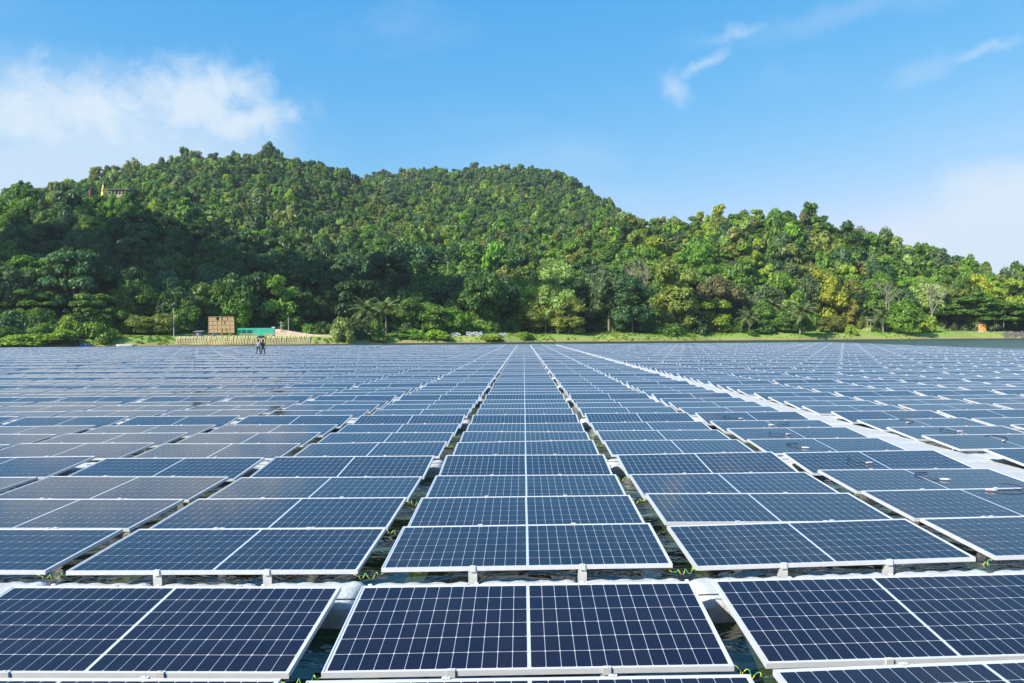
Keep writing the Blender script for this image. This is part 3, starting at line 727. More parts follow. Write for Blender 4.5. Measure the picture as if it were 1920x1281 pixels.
# ---- trees and bushes that stand out one by one (photo column, top, width, metres behind the waterline)
SPECIAL = [
 (1046,487,70,14,'tall','pale','tall slender pale green tree with bare lower trunk by the water',.18),
 (1068,556,62,10,'tall','olive','olive creeper-covered tree beside the tall slender pale tree',.05),
 (1098,512,52,20,'tall','grey','narrow grey-green tree just right of the tall slender pale tree',.25),
 (1142,500,78,16,'round','grey','brownish grey tree with thin bare trunk on the grassy bank',.40),
 (1186,512,84,14,'tall','blue','bulky blue-green tree with foliage down to the bank',.04),
 (1272,488,98,20,'tall','olive','big olive-brown tree standing in front of the round green crown',.05),
 (1352,514,84,22,'round','brown','reddish brown tree crown above the bright yellow-green tree',.35),
 (1342,558,62,12,'tall','lime','bright lime tree leaning over the bank below a reddish crown',.06),
 (1312,592,60,10,'bush','deep','low dark rounded bush between olive-brown and lime trees',0),
 (1000,575,70,16,'round','olive','small olive tree with feathery crown left of the tall pale tree',.2),
 (905,505,85,18,'round','dark','dark spreading tree on a pale straight trunk behind stacked floats',.33),
 (930,520,80,26,'round','deep','very dark tree right of the pale straight trunk',.3),
 (762,560,56,10,'round','mid','small tree with creeper-wrapped stout trunk right of the palms',.42),
 (815,566,70,12,'round','mid','leafy green tree between the stout-trunked tree and stacked floats',.15),
 (858,575,64,12,'round','fresh','bushy green tree left of the stacked blue and white floats',.1),
 (640,594,52,5,'bush','pale','pale airy bush beside the foot of the dirt ramp',0),
 (668,600,46,8,'bush','dark','dark bush between the pale airy bush and the palms',0),
 (730,470,95,60,'tall','deep','tall very dark tree rising behind the two coconut palms',.1),
 (560,470,110,70,'round','deep','large very dark tree high behind the green fence',.2),
 (440,552,64,34,'round','fresh','round fresh green tree right behind the bamboo frame',.1),
 (395,558,50,40,'round','dark','dark tree rising behind the left edge of the bamboo frame',.1),
 (345,556,62,30,'round','mid','mid green tree beside the leftmost utility pole',.1),
 (300,588,60,20,'round','olive','yellowish small tree at the edge of the left meadow',.08),
 (265,590,64,20,'round','olive','olive leafy tree above the left meadow, left of the yellowish one',.08),
 (222,578,56,22,'round','mid','leafy green tree above the white pontoon',.08),
 (180,604,84,7,'bush','fresh','broad fresh green bush overhanging the blue boat',0),
 (125,592,52,12,'bush','lime','lime green upright bush left of the broad overhanging bush',0),
 (75,606,60,10,'bush','mid','mid green rounded bush in the thicket at far left',0),
 (25,614,70,9,'bush','dark','dark low bush at the left edge of the thicket',0),
 (100,618,80,5,'bush','grass','grassy low bush at the front of the left thicket',0),
 (35,627,100,3,'bush','grass','wide grassy bush at the water edge, far left',0),
 (110,630,80,2,'bush','olive','olive low bush at the water edge left of the blue boat',0),
 (35,580,60,24,'round','fresh','fresh green small tree above the thicket, far left',.2),
 (60,480,120,46,'layer','fresh','wide fresh green layered tree low on the left slope',.25),
 (150,495,110,50,'layer','mid','wide mid green layered tree right of the fresh layered one',.25),
 (170,550,100,32,'layer','mid','layered green tree above the lime bush on the left shore',.2),
 (60,540,110,34,'layer','mid','layered green tree standing over the thicket, far left',.2),
 (240,520,70,44,'round','mid','mid green tree above the white pontoon, higher on the slope',.15),
 (268,535,60,40,'round','fresh','fresh green tree above the left meadow, on the slope',.15),
 (1300,452,80,66,'round','fresh','smooth round fresh green crown above the olive-brown tree',.2),
 (1208,456,64,70,'round','fresh','rounded green crown left of the smooth round one',.2),
 (1535,505,56,44,'round','yellow','bright yellow tree above the tall coconut palm',.3),
 (1597,560,36,22,'round','gold','small golden tree above the dark recess',.25),
 (1560,590,60,14,'round','olive','reddish olive bush left of the dark recess',.1),
 (1620,545,70,30,'round','deep','very dark tree behind the golden tree',.1),
 (1697,560,66,7,'round','fresh','dense fresh green tree leaning over the water inlet',.15),
 (1772,530,80,26,'round','olive','olive tree behind the brown bare tree',.3),
 (1815,548,110,22,'layer','mid','broad layered green tree with dark shade at its foot, right shore',.4),
 (1882,566,120,16,'layer','mid','broad layered green tree above the orange sign',.38),
 (1930,575,100,14,'layer','dark','layered dark tree at the right edge of the picture',.38),
 (1858,545,60,34,'round','lime','lime green crown between the layered trees',.25),
 (1440,560,70,18,'round','mid','green tree between the two groups of palms',.1),
 (1480,590,60,12,'round','mid','small green tree left of the leaning coconut palm',.1),
 (1420,606,70,9,'bush','dark','dark bush under the short palm',0),
 (1250,606,60,9,'bush','mid','green bush below the olive-brown tree',0),
 (925,629,40,2,'bush','lime','low lime bush on the bank below the stacked floats',0),
 (982,622,40,4,'bush','grass','low grassy bush on the bank right of the stacked floats',0),
 (820,618,60,5,'bush','grass','grassy bush on the bank right of the palms',0),
 (770,616,60,6,'bush','fresh','fresh green bush on the bank under the stout-trunked tree',0),
 (705,620,50,4,'bush','fresh','fresh low bush at the water in front of the palms',0),
 (1595,608,24,6,'bush','lime','small lime shrub alone on the grass left of the shelter',0),
 (1740,590,40,12,'bush','lime','lime shrub at the foot of the brown bare tree',0),
]
for px, top, wpx, off, shp, col, lab, clr in SPECIAL:
    tree_px(px, top, wpx, off, shp, col, lab, clr, 'bushes along the shore' if shp == 'bush' else 'single trees along the shore', name='shore_bush' if shp == 'bush' else 'broadleaf_tree', pale=(px in (905, 762)))
# trees on the skyline
for px, top, wpx, dep, shp, col, lab, clr in [
 (40,338,58,338,'cone','deep','dark pointed conifer on the left skyline',.1), (20,362,50,330,'round','mid','green crown beside the dark pointed conifer',.2),
 (122,344,50,345,'layer','blue','flat-topped blue-green tree on the left skyline',.45), (108,358,40,330,'round','lime','lime crown in front of the flat-topped skyline tree',.2),
 (72,358,42,338,'round','grey','grey-green crown between conifer and flat-topped tree on skyline',.2), (215,352,30,350,'round','dark','dark small crown right of the golden stupa',.2),
 (1616,424,44,432,'tall','grey','tall grey-green tree standing up from the right skyline',.1), (1668,436,60,430,'round','grey','rounded grey-green tree on the right skyline',.1),
 (1760,464,46,428,'round','blue','blue-green rounded tree alone on the right skyline',.15), 
 
  (1905,497,40,425,'round','blue','blue-green crown at the right end of the skyline',.2)]:
    tree_px(px, top, wpx, 0, shp, col, lab, clr, 'trees on the skyline', depth=dep, name='conifer_tree' if shp == 'cone' else 'broadleaf_tree')

# ---- coconut palms
def frond_mesh(seed):
    rnd = random.Random(seed); mb = MB(); K = 12; pts = []
    for k in range(K+1):
        u = k/K; pts.append(Vector((u*.92, 0, .30*u-.62*u*u)))
    mb.tube(pts, [.016*(1-.8*k/K) for k in range(K+1)], 4)
    for k in range(1, K*2+1):
        u = k/(2*K); p = pts[0]; i = min(K-1, int(u*K)); f_ = u*K-i; p = pts[i].lerp(pts[i+1], f_)
        l = .30*math.sin(math.pi*min(1, u*.85+.12))+.03
        for s in (-1, 1):
            e = p+Vector((l*.45, s*l*.75, -l*.55*rnd.uniform(.7,1.2))); wd = Vector((.046, 0, 0))
            m_ = p.lerp(e, .5)+Vector((0,0,.02))
            mb.add([p-wd*.5, p+wd*.5, m_+wd*.6, e, m_-wd*.6], [(0,1,2,3,4)])
    return mb.mesh('frond', LEAF)
FROND = [frond_mesh(s) for s in range(3)]
def palm(px, top, base_off, span, label, lean=0.):
    x, y = at_px(px, base_off); d = y*float(FD(px)); z = th(x, y); h = CAM_Z+(YH(px)-top)/F_PX*d - z
    L_ = span/F_PX*d/2; hs = max(h-L_*.55, h*.45)
    t = thing('coconut_palm', label, 'palm', (x, y, z), (0,0,0), 'coconut palms on the shore')
    mb = MB(); K = 10; pts = [(lean*hs*(i/K)**2, 0, -.3+(hs+.3)*i/K) for i in range(K+1)]
    mb.tube(pts, [.22*(1.25-.5*i/K) for i in range(K+1)], 8); obj('trunk', mb.mesh('trunk', PALEB, True), t)
    nf = 19
    for k in range(nf):
        a = k*2.399+px; el = R(68-105*(k/nf)**.9)
        obj('frond', FROND[k % 3], t, pts[-1], (0, -el+R(0), a), (L_, L_, L_), jit((.20,.27,.095), .15))
    return t
palm(688,562,9,70,'left coconut palm of the pair beside the dirt ramp')
palm(724,562,13,62,'right coconut palm of the pair, darker and behind')
palm(676,596,6,44,'short young coconut palm under the left one of the pair')
palm(1405,580,9,54,'short coconut palm over the dark bank bush')
palm(1514,524,26,58,'tallest coconut palm, below the bright yellow tree')
palm(1500,566,6,64,'leaning coconut palm on the grassy bank', .12)
palm(1448,560,20,50,'coconut palm half hidden left of the leaning one')
palm(1656,578,9,54,'coconut palm beside the grey shelter')

# ---- bare trees
def bare_tree(px, top, off, label, seed, spread=.5, zf=None, depth=None):
    rnd = random.Random(seed)
    x, y = at_px(px, off); z = th(x, y); h = CAM_Z+(YH(px)-top)/F_PX*y*float(FD(px)) - z
    t = thing('bare_tree', label, 'tree', (x, y, z), (0,0,0), 'leafless trees'); tk = MB(); br = MB()
    def grow(p, d, l, r_, lev):
        q_ = p+d*l; mid = p.lerp(q_, .5)+Vector((rnd.gauss(0,.05), rnd.gauss(0,.05), 0))*l
        (tk if lev == 0 else br).tube([p, mid, q_], [r_, r_*.82, r_*.62], 6 if lev < 2 else 4)
        if lev >= 5: return
        for k in range(rnd.choice((2,3)) if lev else 4):
            dd = (d+Vector((rnd.gauss(0,spread), rnd.gauss(0,spread), rnd.uniform(-.05,.35)))).normalized()
            grow(q_ if k else p.lerp(q_, .8), dd, l*rnd.uniform(.58,.82), r_*.6, lev+1)
    grow(Vector((0,0,-.3)), Vector((rnd.uniform(-.05,.05), 0, 1)), h*.36, h*.018, 0)
    obj('trunk', tk.mesh('trunk', PALEB, True), t); obj('branches', br.mesh('branches', PALEB), t)
bare_tree(1222, 478, 40, 'leafless pale tree beside the big olive-brown tree', 3, .45)
bare_tree(1662, 524, 16, 'wide leafless grey tree behind the dense green leaning tree', 5, .62)
bare_tree(1640, 532, 26, 'leafless grey tree left of the wide leafless one', 8, .6)
bare_tree(1748, 530, 14, 'brown leafless tree right of the dense green leaning tree', 9, .6)

# ---- slope trees: the nearest ones as single trees, the rest as forest
def zone(px):
    for lim, nm in ((150,'the left thicket'),(330,'the left meadow'),(470,'the bamboo frame'),(620,'the green fence'),(800,'the coconut palm pair'),(960,'the stacked floats'),
                    (1120,'the tall pale tree'),(1240,'the bulky blue-green tree'),(1390,'the lime tree'),(1560,'the leaning palm'),(1720,'the grey shelter')):
        if px < lim: return nm
    return 'the orange sign'
def pick_col(px, x, y, z):
    n1 = float(vnoise(x, y, 60, 5)); u = random.random()
    if px < 900 and y < 345+.1*max(0, px-300): pool = [('deep',4),('dark',5),('mid',2.2),('blue',1.2),('fresh',.6),('grey',.5)]  # lower left slope: cloud shade put into the leaf colours as darker greens
    elif y > 690: pool = [('blue',3),('grey',3),('mid',4),('dark',2),('olive',1.4),('fresh',1),('pale',.6)]  # far hill: bluish haze put into the leaf colours
    elif px > 950 and y < 480: pool = [('mid',3.2),('fresh',2.2),('lime',1.9 if n1 > .45 else .8),('olive',1.6),('dark',1.5),('grey',1.4),('blue',.8),('pale',.9),('brown',.15),('yellow',.1)]
    else: pool = [('mid',4),('fresh',1.6),('dark',2.2),('blue',2),('grey',1.6),('olive',1.7),('lime',1.3 if n1 > .5 else .4),('pale',.4)]
    tot = sum(p for _, p in pool); u *= tot
    for c_, p_ in pool:
        u -= p_
        if u <= 0: return c_
    return 'mid'
def visible(x, y, ztop):
    n_ = len(x); u = np.linspace(.45, .985, 60)[None,:]
    X, Y = x[:,None]*u, y[:,None]*u
    H = terrain(X, Y)+np.where(Y > shore(X)+30, 5., 0.)
    run = np.max((H-CAM_Z)/Y, axis=1)
    return (ztop-CAM_Z)/y > run-.003
px_s = []
def cand(y0, y1, step):
    P = []
    y = y0
    while y < y1:
        hw = y*.76; x = -hw-.02*y
        while x < hw*.98:
            P.append((x+random.uniform(-.42,.42)*step, y+random.uniform(-.42,.42)*step)); x += step
        y += step*.92
    return np.array(P)
P1 = cand(190, 372, 10.6); P2 = cand(352, 835, 5.4)
sh1 = shore(P1[:,0]); wide1 = np.exp(-((P1[:,0]+78)/34)**2)
P1 = P1[P1[:,1] > sh1+24+17*wide1]
z1 = terrain(P1[:,0], P1[:,1]); k1 = visible(P1[:,0], P1[:,1], z1+9)
P1 = P1[k1]; z1 = z1[k1]
o1 = np.argsort(P1[:,1]-shore(P1[:,0])*.25)
P1 = P1[o1]; z1 = z1[o1]
NS = 235; lim_y = None
fp, frt, fsc, ftn, fid = [], [], [], [], []
def far_add(x, y, z, s, col, hgt=1.):
    fp.append((x, y, z-.25*s)); frt.append((0,0,random.uniform(0,6.28))); fsc.append((s, s, s*hgt*.9)); ftn.append((*jit(PAL[col], .16), 1)); fid.append(random.randrange(9))
for i, (x, y) in enumerate(P1):
    px, py, d = to_px((x, y, z1[i]+6)); col = pick_col(px, x, y, z1[i]); hgt = random.uniform(9, 15)
    if y-float(shore(x)) < 45: hgt = random.uniform(12, 20)
    wdt = hgt*random.uniform(.75, 1.05)
    if i < NS:
        lv = 'at slope foot' if y-float(shore(x)) < 50 else ('low upslope' if y-float(shore(x)) < 85 else 'halfway upslope')
        sz = 'large' if wdt > 12.5 else ('small' if wdt < 9.5 else 'medium')
        shp = random.choice(('round','round','round','tall','layer'))
        tree(x, y, hgt, wdt*(.72 if shp == 'tall' else 1), shp, col, ' '.join(('%s %s %s tree %s behind %s' % (sz, CNAME[col].replace('very dark green', 'blackish-green'), {'round':'rounded','tall':'narrow','layer':'layered'}[shp], lv, zone(px))).split()[:16]), 'forest trees of the lower slope', random.choice((.08,.15,.25)))
    else: far_add(x, y, z1[i]+hgt*.1, wdt*.52, col, random.uniform(.8,1.2))
ymax1 = P1[:NS,1].max(); print('slope trees', len(P1), 'single to', ymax1)
z2 = terrain(P2[:,0], P2[:,1]); k2 = visible(P2[:,0], P2[:,1], z2+9)
P2 = P2[k2]; z2 = z2[k2]
for (x, y), z in zip(P2, z2):
    if y < 366 and random.random() < .6: continue
    px, py, d = to_px((x, y, z)); s = (1.9+3.0*random.random()**1.8)*(1+.4*(random.random() < .08))*(1 if y > 440 else 1.15)
    far_add(x, y, z+random.uniform(-.5, 1.5), s, pick_col(px, x, y, z), random.choice((.75,.95,1.15,1.5)))
# low undergrowth fills the gaps below the crowns
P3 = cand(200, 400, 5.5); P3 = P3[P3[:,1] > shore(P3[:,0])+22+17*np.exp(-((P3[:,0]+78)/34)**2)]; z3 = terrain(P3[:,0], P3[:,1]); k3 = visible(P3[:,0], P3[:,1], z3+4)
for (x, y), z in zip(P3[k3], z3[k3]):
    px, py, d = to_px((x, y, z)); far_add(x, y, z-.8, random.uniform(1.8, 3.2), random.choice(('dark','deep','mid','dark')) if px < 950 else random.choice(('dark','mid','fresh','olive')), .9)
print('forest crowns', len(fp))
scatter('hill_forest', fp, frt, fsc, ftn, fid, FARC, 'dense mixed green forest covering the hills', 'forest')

# bank: grass tufts and low growth
gp, gr, gs, gt, gi_ = [], [], [], [], []
for _ in range(5200):
    px = random.uniform(-20, 1940); off = random.uniform(.3, 24)**1.0
    x, y = at_px(px, off)
    site = 322 < px < 640
    if site and (px < 590 or off > 5): continue
    dens = float(vnoise(x, y, 7, 3)); 
    if dens < .42 and random.random() < .8: continue
    s = random.uniform(.22, .5)*(1.35 if dens > .68 else 1)
    if px > 1420: s *= .62
    gp.append((x, y, th(x, y)-.1*s)); gr.append((0,0,random.uniform(0,6.28))); gs.append((s*1.2, s*1.2, s*.5)); gt.append((*jit(PAL[random.choice(('grass','grass','lime','olive','fresh','grass'))], .2), 1)); gi_.append(random.randrange(4))
scatter('bank_grass', gp, gr, gs, gt, gi_, SHRUB, 'low grass and weeds on the lake bank', 'grass')

# ------------------------------------------------------------------ building site on the left shore
def base_px(px, off, lift=0.):
    x, y = at_px(px, off); return Vector((x, y, th(x, y)+lift))
def zpx(px, py, y): return CAM_Z+(YH(px)-py)/F_PX*y*float(FD(px))
def wpx(n_, y): return n_/F_PX*y

p = base_px(415, 13); W_ = wpx(47, p.y); H_ = zpx(415, 594, p.y)-p.z; leg = (H_)*.20
t = thing('bamboo_scaffold', 'tall slatted bamboo frame on crossed stilts at the building site', 'scaffold', p)
pole = MB(); pole.tube([(0,0,-.3),(0,0,H_)], .055, 6); POLE = pole.mesh('post', BAMB)
for k in range(7): obj('post', POLE, t, (-W_/2+W_*k/6, 0, 0))
rail = MB(); rail.tube([(-W_/2-.1,0,0),(W_/2+.1,0,0)], .05, 6); RAIL = rail.mesh('rail', BAMB)
bands = [leg, leg+(H_-leg)*.25, leg+(H_-leg)*.5, leg+(H_-leg)*.76, H_]
for z in bands: obj('rail', RAIL, t, (0, -.1, z))
nsl = 34
for bi in range(4):
    h_ = bands[bi+1]-bands[bi]; sm = MB(); sw = W_/nsl*.40; sm.box((-sw,-.02,.03),(sw,.02,h_-.03)); sme = sm.mesh('slat', BAMB)
    for k in range(nsl):
        if random.random() < (.05, .0, .08, .16)[bi]: continue
        obj('slat', sme, t, (-W_/2+W_*(k+.5)/nsl, .06+random.uniform(-.02,.02), bands[bi]), (0, 0, random.uniform(-.1,.1)))
for k in range(3):
    for s in (-1, 1):
        br = MB(); x0 = -W_/2+W_*k/3; x1 = x0+W_/3; z0, z1 = (.0, leg) if s > 0 else (leg, 0.)
        br.tube([(x0,-.16*s,z0),(x1,-.16*s,z1)], .05, 6); obj('brace', br.mesh('brace', BAMB), t)

p = base_px(480, 17); W_ = wpx(67, p.y); zt = zpx(480, 615, p.y)-p.z; zb = zpx(480, 628, p.y)-p.z
t = thing('green_fence', 'long low bright green sheet fence right of the bamboo frame', 'fence', p)
for k in range(6):
    pm_ = MB(); pm_.box((-W_/2+W_*k/6+.03,-.02+.03*(k % 2),zb if k != 3 else zb-.4),(-W_/2+W_*(k+1)/6-.03,.02+.03*(k % 2),zt)); obj('panel', pm_.mesh('panel', GREEN), t)
for k in range(7):
    pm_ = MB(); pm_.tube([(-W_/2+W_*k/6,.09,-.3),(-W_/2+W_*k/6,.09,zt-.05)], .05, 6); obj('post', pm_.mesh('post', WOOD), t)
def deck(px, off, w_, lab):
    p = base_px(px, off); t = thing('wooden_deck', lab, 'deck', p); L_ = wpx(w_, p.y)
    for k in range(5):
        m_ = MB(); m_.box((-L_/2,-.5+.28*k,.62+.05*k),(L_/2,-.24+.28*k,.67+.05*k)); obj('board', m_.mesh('board', WOOD), t)
    for sx_ in (-.45,-.15,.15,.45):
        m_ = MB(); m_.box((sx_*L_-.05,-.4,-.2),(sx_*L_+.05,-.3,.60)); obj('leg', m_.mesh('leg', WOOD), t)
deck(466, 12, 34, 'low brown board deck under the left half of the green fence')
deck(506, 12, 24, 'low brown board deck under the right end of the green fence')
p = base_px(513, 16); t = thing('white_pillar', 'white block pillar at the right end of the green fence', 'pillar', p)
h_ = zpx(513, 613, p.y)-p.z; m_ = MB(); m_.box((-.38,-.35,-.2),(.38,.35,h_-.15)); obj('shaft', m_.mesh('shaft', WHITE), t)
m_ = MB(); m_.box((-.46,-.43,h_-.148),(.46,.43,h_)); obj('cap', m_.mesh('cap', WHITE), t)

# dirt ramp climbing behind the pillar
mb = MB(); rp = [(640,7,.12),(610,10,.2),(580,14,.6),(550,19,1.3),(526,24,1.9),(512,27,1.9)]
Lv, n_ = [], len(rp)
for k, (px, off, lift) in enumerate(rp):
    c0 = base_px(px, off-2.6); c1 = base_px(px, off+2.6); zc = base_px(px, off).z+lift
    Lv += [(c0.x-.3, c0.y-1.3-lift, c0.z-.6), (c0.x, c0.y, zc), (c1.x, c1.y, zc+.1), (c1.x, c1.y+1, c1.z-.6)]
mb.add(Lv, [(4*k+j, 4*k+4+j, 4*k+5+j, 4*k+1+j) for k in range(n_-1) for j in range(3)]+[(0,1,2,3)[::-1], tuple(4*(n_-1)+j for j in range(4))])
tag(obj('dirt_path', mb.mesh('dirt_path', DIRT)), kind='structure')

p = base_px(373, 12); t = thing('dark_shed', 'small dark shed left of the bamboo frame', 'shed', p); W_ = wpx(14, p.y); h_ = zpx(373, 621, p.y)-p.z
m_ = MB(); m_.box((-W_/2,-.9,-.2),(W_/2,.9,h_-.15)); obj('wall', m_.mesh('wall', DARKC), t)
m_ = MB(); m_.add([(-W_/2-.2,-1.2,h_-.22),(W_/2+.2,-1.2,h_-.22),(W_/2+.2,1.1,h_+.1),(-W_/2-.2,1.1,h_+.1),(-W_/2-.2,-1.2,h_-.14),(W_/2+.2,-1.2,h_-.14),(W_/2+.2,1.1,h_+.18),(-W_/2-.2,1.1,h_+.18)], [(3,2,1,0),(4,5,6,7),(0,1,5,4),(1,2,6,5),(2,3,7,6),(3,0,4,7)]); obj('roof', m_.mesh('roof', ROOF), t)
m_ = MB(); m_.box((-.35,-.93,.1),(.35,-.9,h_*.7)); obj('door', m_.mesh('door', ROOF), t)
p = base_px(390, 8.5); t = thing('pipe_rack', 'long low rack of blue pipes in front of the bamboo frame', 'rack', p); W_ = wpx(46, p.y)
for k in range(4):
    m_ = MB(); m_.tube([(-W_/2+.2*k,.12*k,.55),(W_/2-.3*k,.12*k,.55)], .06, 6); obj('pipe', m_.mesh('pipe', BLUEP), t)
for k in range(5):
    m_ = MB(); m_.box((-W_/2+W_*k/4-.05,-.1,-.3),(-W_/2+W_*k/4+.05,.5,.49)); obj('trestle', m_.mesh('trestle', DARKC), t)

# bamboo stake revetment along the water
x0, y0 = at_px(455, 0); t = thing('bamboo_revetment', 'row of slanting split bamboo stakes lining the bank', 'revetment', (x0, y0, 0))
sm = MB(); sm.tube([(0,0,0),(0,0,1)], .12, 5); STK = sm.mesh('stake', BAMB2)
for k in range(84):
    px = 330+250*k/83
    a = base_px(px, .4); b_ = base_px(px+random.uniform(1.2,3.6), 6.3+random.uniform(-.5,.5), .30); a.z = max(a.z, -.1)+.12
    v = b_-a; o = obj('stake', STK, t, a-Vector((x0, y0, 0)), v.to_track_quat('Z', 'Y').to_euler(), (1, 1, v.length))
for off in (1.5, 3.6):
    m_ = MB(); m_.tube([base_px(px, off, .36)-Vector((x0, y0, 0)) for px in range(332, 582, 6)], .05, 5); obj('rail', m_.mesh('rail', BAMB2), t)

def upole(px, top, off, lab, arm=False, r_=.11):
    p = base_px(px, off); h_ = zpx(px, top, p.y)-p.z; t = thing('utility_pole', lab, 'pole', p, group='poles along the shore')
    m_ = MB(); m_.tube([(0,0,-.4),(0,0,h_*.5),(0,0,h_)], [r_*1.2,r_,r_*.8], 8); obj('shaft', m_.mesh('shaft', CONC), t)
    m_ = MB()
    if arm: m_.box((-.7,-.06,h_-.6),(.7,.06,h_-.48)); obj('crossarm', m_.mesh('crossarm', WOOD), t)
    else: m_.lathe([(r_*1.1,h_-.02),(r_*1.1,h_+.1),(.03,h_+.16)], 8); obj('cap', m_.mesh('cap', CONC), t)
upole(326, 578, 15, 'thin pale pole at the left end of the building site'); upole(527, 602, 20, 'short concrete pole with crossarm beside the dirt ramp', True); upole(541, 596, 21, 'taller concrete pole on the dirt ramp')
upole(1023, 588, 14, 'slim pale pole left of the tall slender pale tree'); upole(862, 600, 12, 'slim dark pole left of the stacked floats'); upole(1865, 597, 12, 'slim lamp pole right of the orange sign', r_=.08)

# boats at the left shore
def boat(px0, px1, off, lab, hull, deckm, hgt, flat=False):
    pxm = (px0+px1)/2; x, y = at_px(pxm, off); L_ = wpx(px1-px0, y); Wd = L_*.30
    t = thing('rowing_boat' if not flat else 'white_pontoon', lab, 'boat' if not flat else 'pontoon', (x, y, 0)); mb = MB(); K = 10; vs_ = []
    for i in range(K+1):
        u = i/K; wv_ = Wd/2*(1-abs(2*u-1)**(2.4 if not flat else 8))+.03; sh_ = hgt*(1+.35*abs(2*u-1)**3*(0 if flat else 1))
        vs_ += [(-L_/2+L_*u,-wv_,sh_),(-L_/2+L_*u,-wv_*.7,-.12),(-L_/2+L_*u,wv_*.7,-.12),(-L_/2+L_*u,wv_,sh_)]
    fs_ = [(4*i+j,4*i+4+j,4*i+5+j,4*i+1+j) for i in range(K) for j in range(3)]+[(0,1,2,3)[::-1], tuple(4*K+j for j in range(4))]
    mb.add(vs_, fs_); obj('hull', mb.mesh('hull', hull), t)
    mb = MB()
    if flat: mb.box((-L_/2+.2,-Wd/2+.1,hgt-.05),(L_/2-.2,Wd/2-.1,hgt+.04)); obj('deck', mb.mesh('deck', deckm), t)
    else:
        for u in (-.25, .05, .3):
            mb = MB(); mb.box((u*L_-.15,-Wd*.44,hgt-.08),(u*L_+.15,Wd*.44,hgt-.03)); obj('seat', mb.mesh('seat', deckm), t)
        mb = MB(); mb.box((-.1*L_,-Wd*.3,hgt-.02),(.25*L_,Wd*.3,hgt+.35)); obj('cover', mb.mesh('cover', BLUEP), t)
boat(140, 170, -2.5, 'small blue boat moored at the left thicket', BLUEP, WOOD, .42); boat(219, 253, -2.0, 'flat white pontoon by the left meadow', WHITE, WHITE, .5, True)

# stacks of spare floats on the bank
def stack(px, npx, layers, off, lab):
    p = base_px(px, off); t = thing('float_stack', lab, 'float stack', p, group='stacks of spare floats on the bank'); L_ = wpx(npx, p.y); n_ = max(3, int(L_/.8))
    m_ = MB(); m_.box((-.36,-.4,0),(.36,.4,.24)); a_ = m_.mesh('spare_float', PLASTIC); m_ = MB(); m_.box((-.36,-.4,0),(.36,.4,.24)); b_ = m_.mesh('spare_float', BLUEP)
    for l in range(layers):
        for k in range(n_):
            if l == layers-1 and random.random() < .35: continue
            obj('spare_float', b_ if (k+l) % 3 == 0 else a_, t, (-L_/2+.8*k+random.uniform(-.03,.03)+(.2 if l % 2 else 0), random.uniform(-.05,.05), .02+.27*l), (0,0,random.uniform(-.06,.06)))
stack(858, 20, 4, 7, 'smaller left stack of blue and white floats on the bank'); stack(892, 32, 5, 7, 'largest stack of blue and white floats below the pale trunk'); stack(945, 12, 4, 7, 'small right stack of blue and white floats on the bank')
def bench(px, off, lab):
    p = base_px(px, off); t = thing('wooden_bench', lab, 'bench', p, group='benches under the palms'); W_ = 2.4
    m_ = MB(); m_.box((-W_/2,-.25,.43),(W_/2,.25,.50)); obj('seat', m_.mesh('seat', WOOD), t); m_ = MB(); m_.box((-W_/2,.22,.56),(W_/2,.27,.95)); obj('backrest', m_.mesh('backrest', WOOD), t)
    for s in (-1, 1):
        m_ = MB(); m_.box((s*W_*.42-.05,-.22,-.2),(s*W_*.42+.05,.22,.428)); obj('leg', m_.mesh('leg', WOOD), t)
bench(673, 8, 'reddish wooden bench left of the short young palm'); bench(697, 9, 'wooden bench right of the short young palm')

# right shore: shelter, sign, path, stone bank
p = base_px(1640, 14); t = thing('picnic_shelter', 'small grey-roofed open shelter left of the leaning green tree', 'shelter', p); W_ = wpx(24, p.y); h_ = zpx(1640, 599, p.y)-p.z
m_ = MB(); m_.add([(-W_/2-.3,-1.9,h_-.75),(W_/2+.3,-1.9,h_-.75),(W_/2+.3,1.9,h_),(-W_/2-.3,1.9,h_),(-W_/2-.3,-1.9,h_-.63),(W_/2+.3,-1.9,h_-.63),(W_/2+.3,1.9,h_+.12),(-W_/2-.3,1.9,h_+.12)], [(3,2,1,0),(4,5,6,7),(0,1,5,4),(1,2,6,5),(2,3,7,6),(3,0,4,7)]); obj('roof', m_.mesh('roof', ROOF), t)
for sx_ in (-1, 1):
    for sy_ in (-1, 1):
        m_ = MB(); m_.box((sx_*W_*.45-.07,sy_*1.5-.07,-.3),(sx_*W_*.45+.07,sy_*1.5+.07,h_-.72+.30*(sy_+1))); obj('post', m_.mesh('post', CONC), t)
p = base_px(1842, 12); t = thing('orange_sign', 'small orange block sign with notched top beside the right path', 'sign', p); W_ = wpx(13, p.y); h_ = zpx(1842, 608, p.y)-p.z
m_ = MB(); m_.box((-W_/2,-.3,.16),(W_/2,.3,h_*.8)); obj('panel', m_.mesh('panel', ORANGE), t)
for k in range(3):
    m_ = MB(); m_.box((-W_/2+W_*k/3+.05,-.27,h_*.8+.002),(-W_/2+W_*(k+1)/3-.35,.27,h_)); obj('merlon', m_.mesh('merlon', ORANGE), t)
m_ = MB(); m_.box((-W_/2-.3,-.5,-.3),(W_/2+.3,.5,.158)); obj('plinth', m_.mesh('plinth', CONC), t)
mb = MB(); Lv = []
for px in range(1780, 1960, 6): Lv += [tuple(base_px(px, 8.5, .10)), tuple(base_px(px, 11.3, .10))]
mb.add(Lv, [(2*k,2*k+2,2*k+3,2*k+1) for k in range(len(Lv)//2-1)]); tag(obj('lake_path', mb.mesh('lake_path', mat('pale_path', (.52,.47,.38), .9, 0, .12, 1.))), kind='structure')
x0, y0 = at_px(1912, 0); t = thing('stone_bank', 'dark grey stone-faced bank at the right edge', 'bank', (x0, y0, 0)); sv, sf = ico(1)
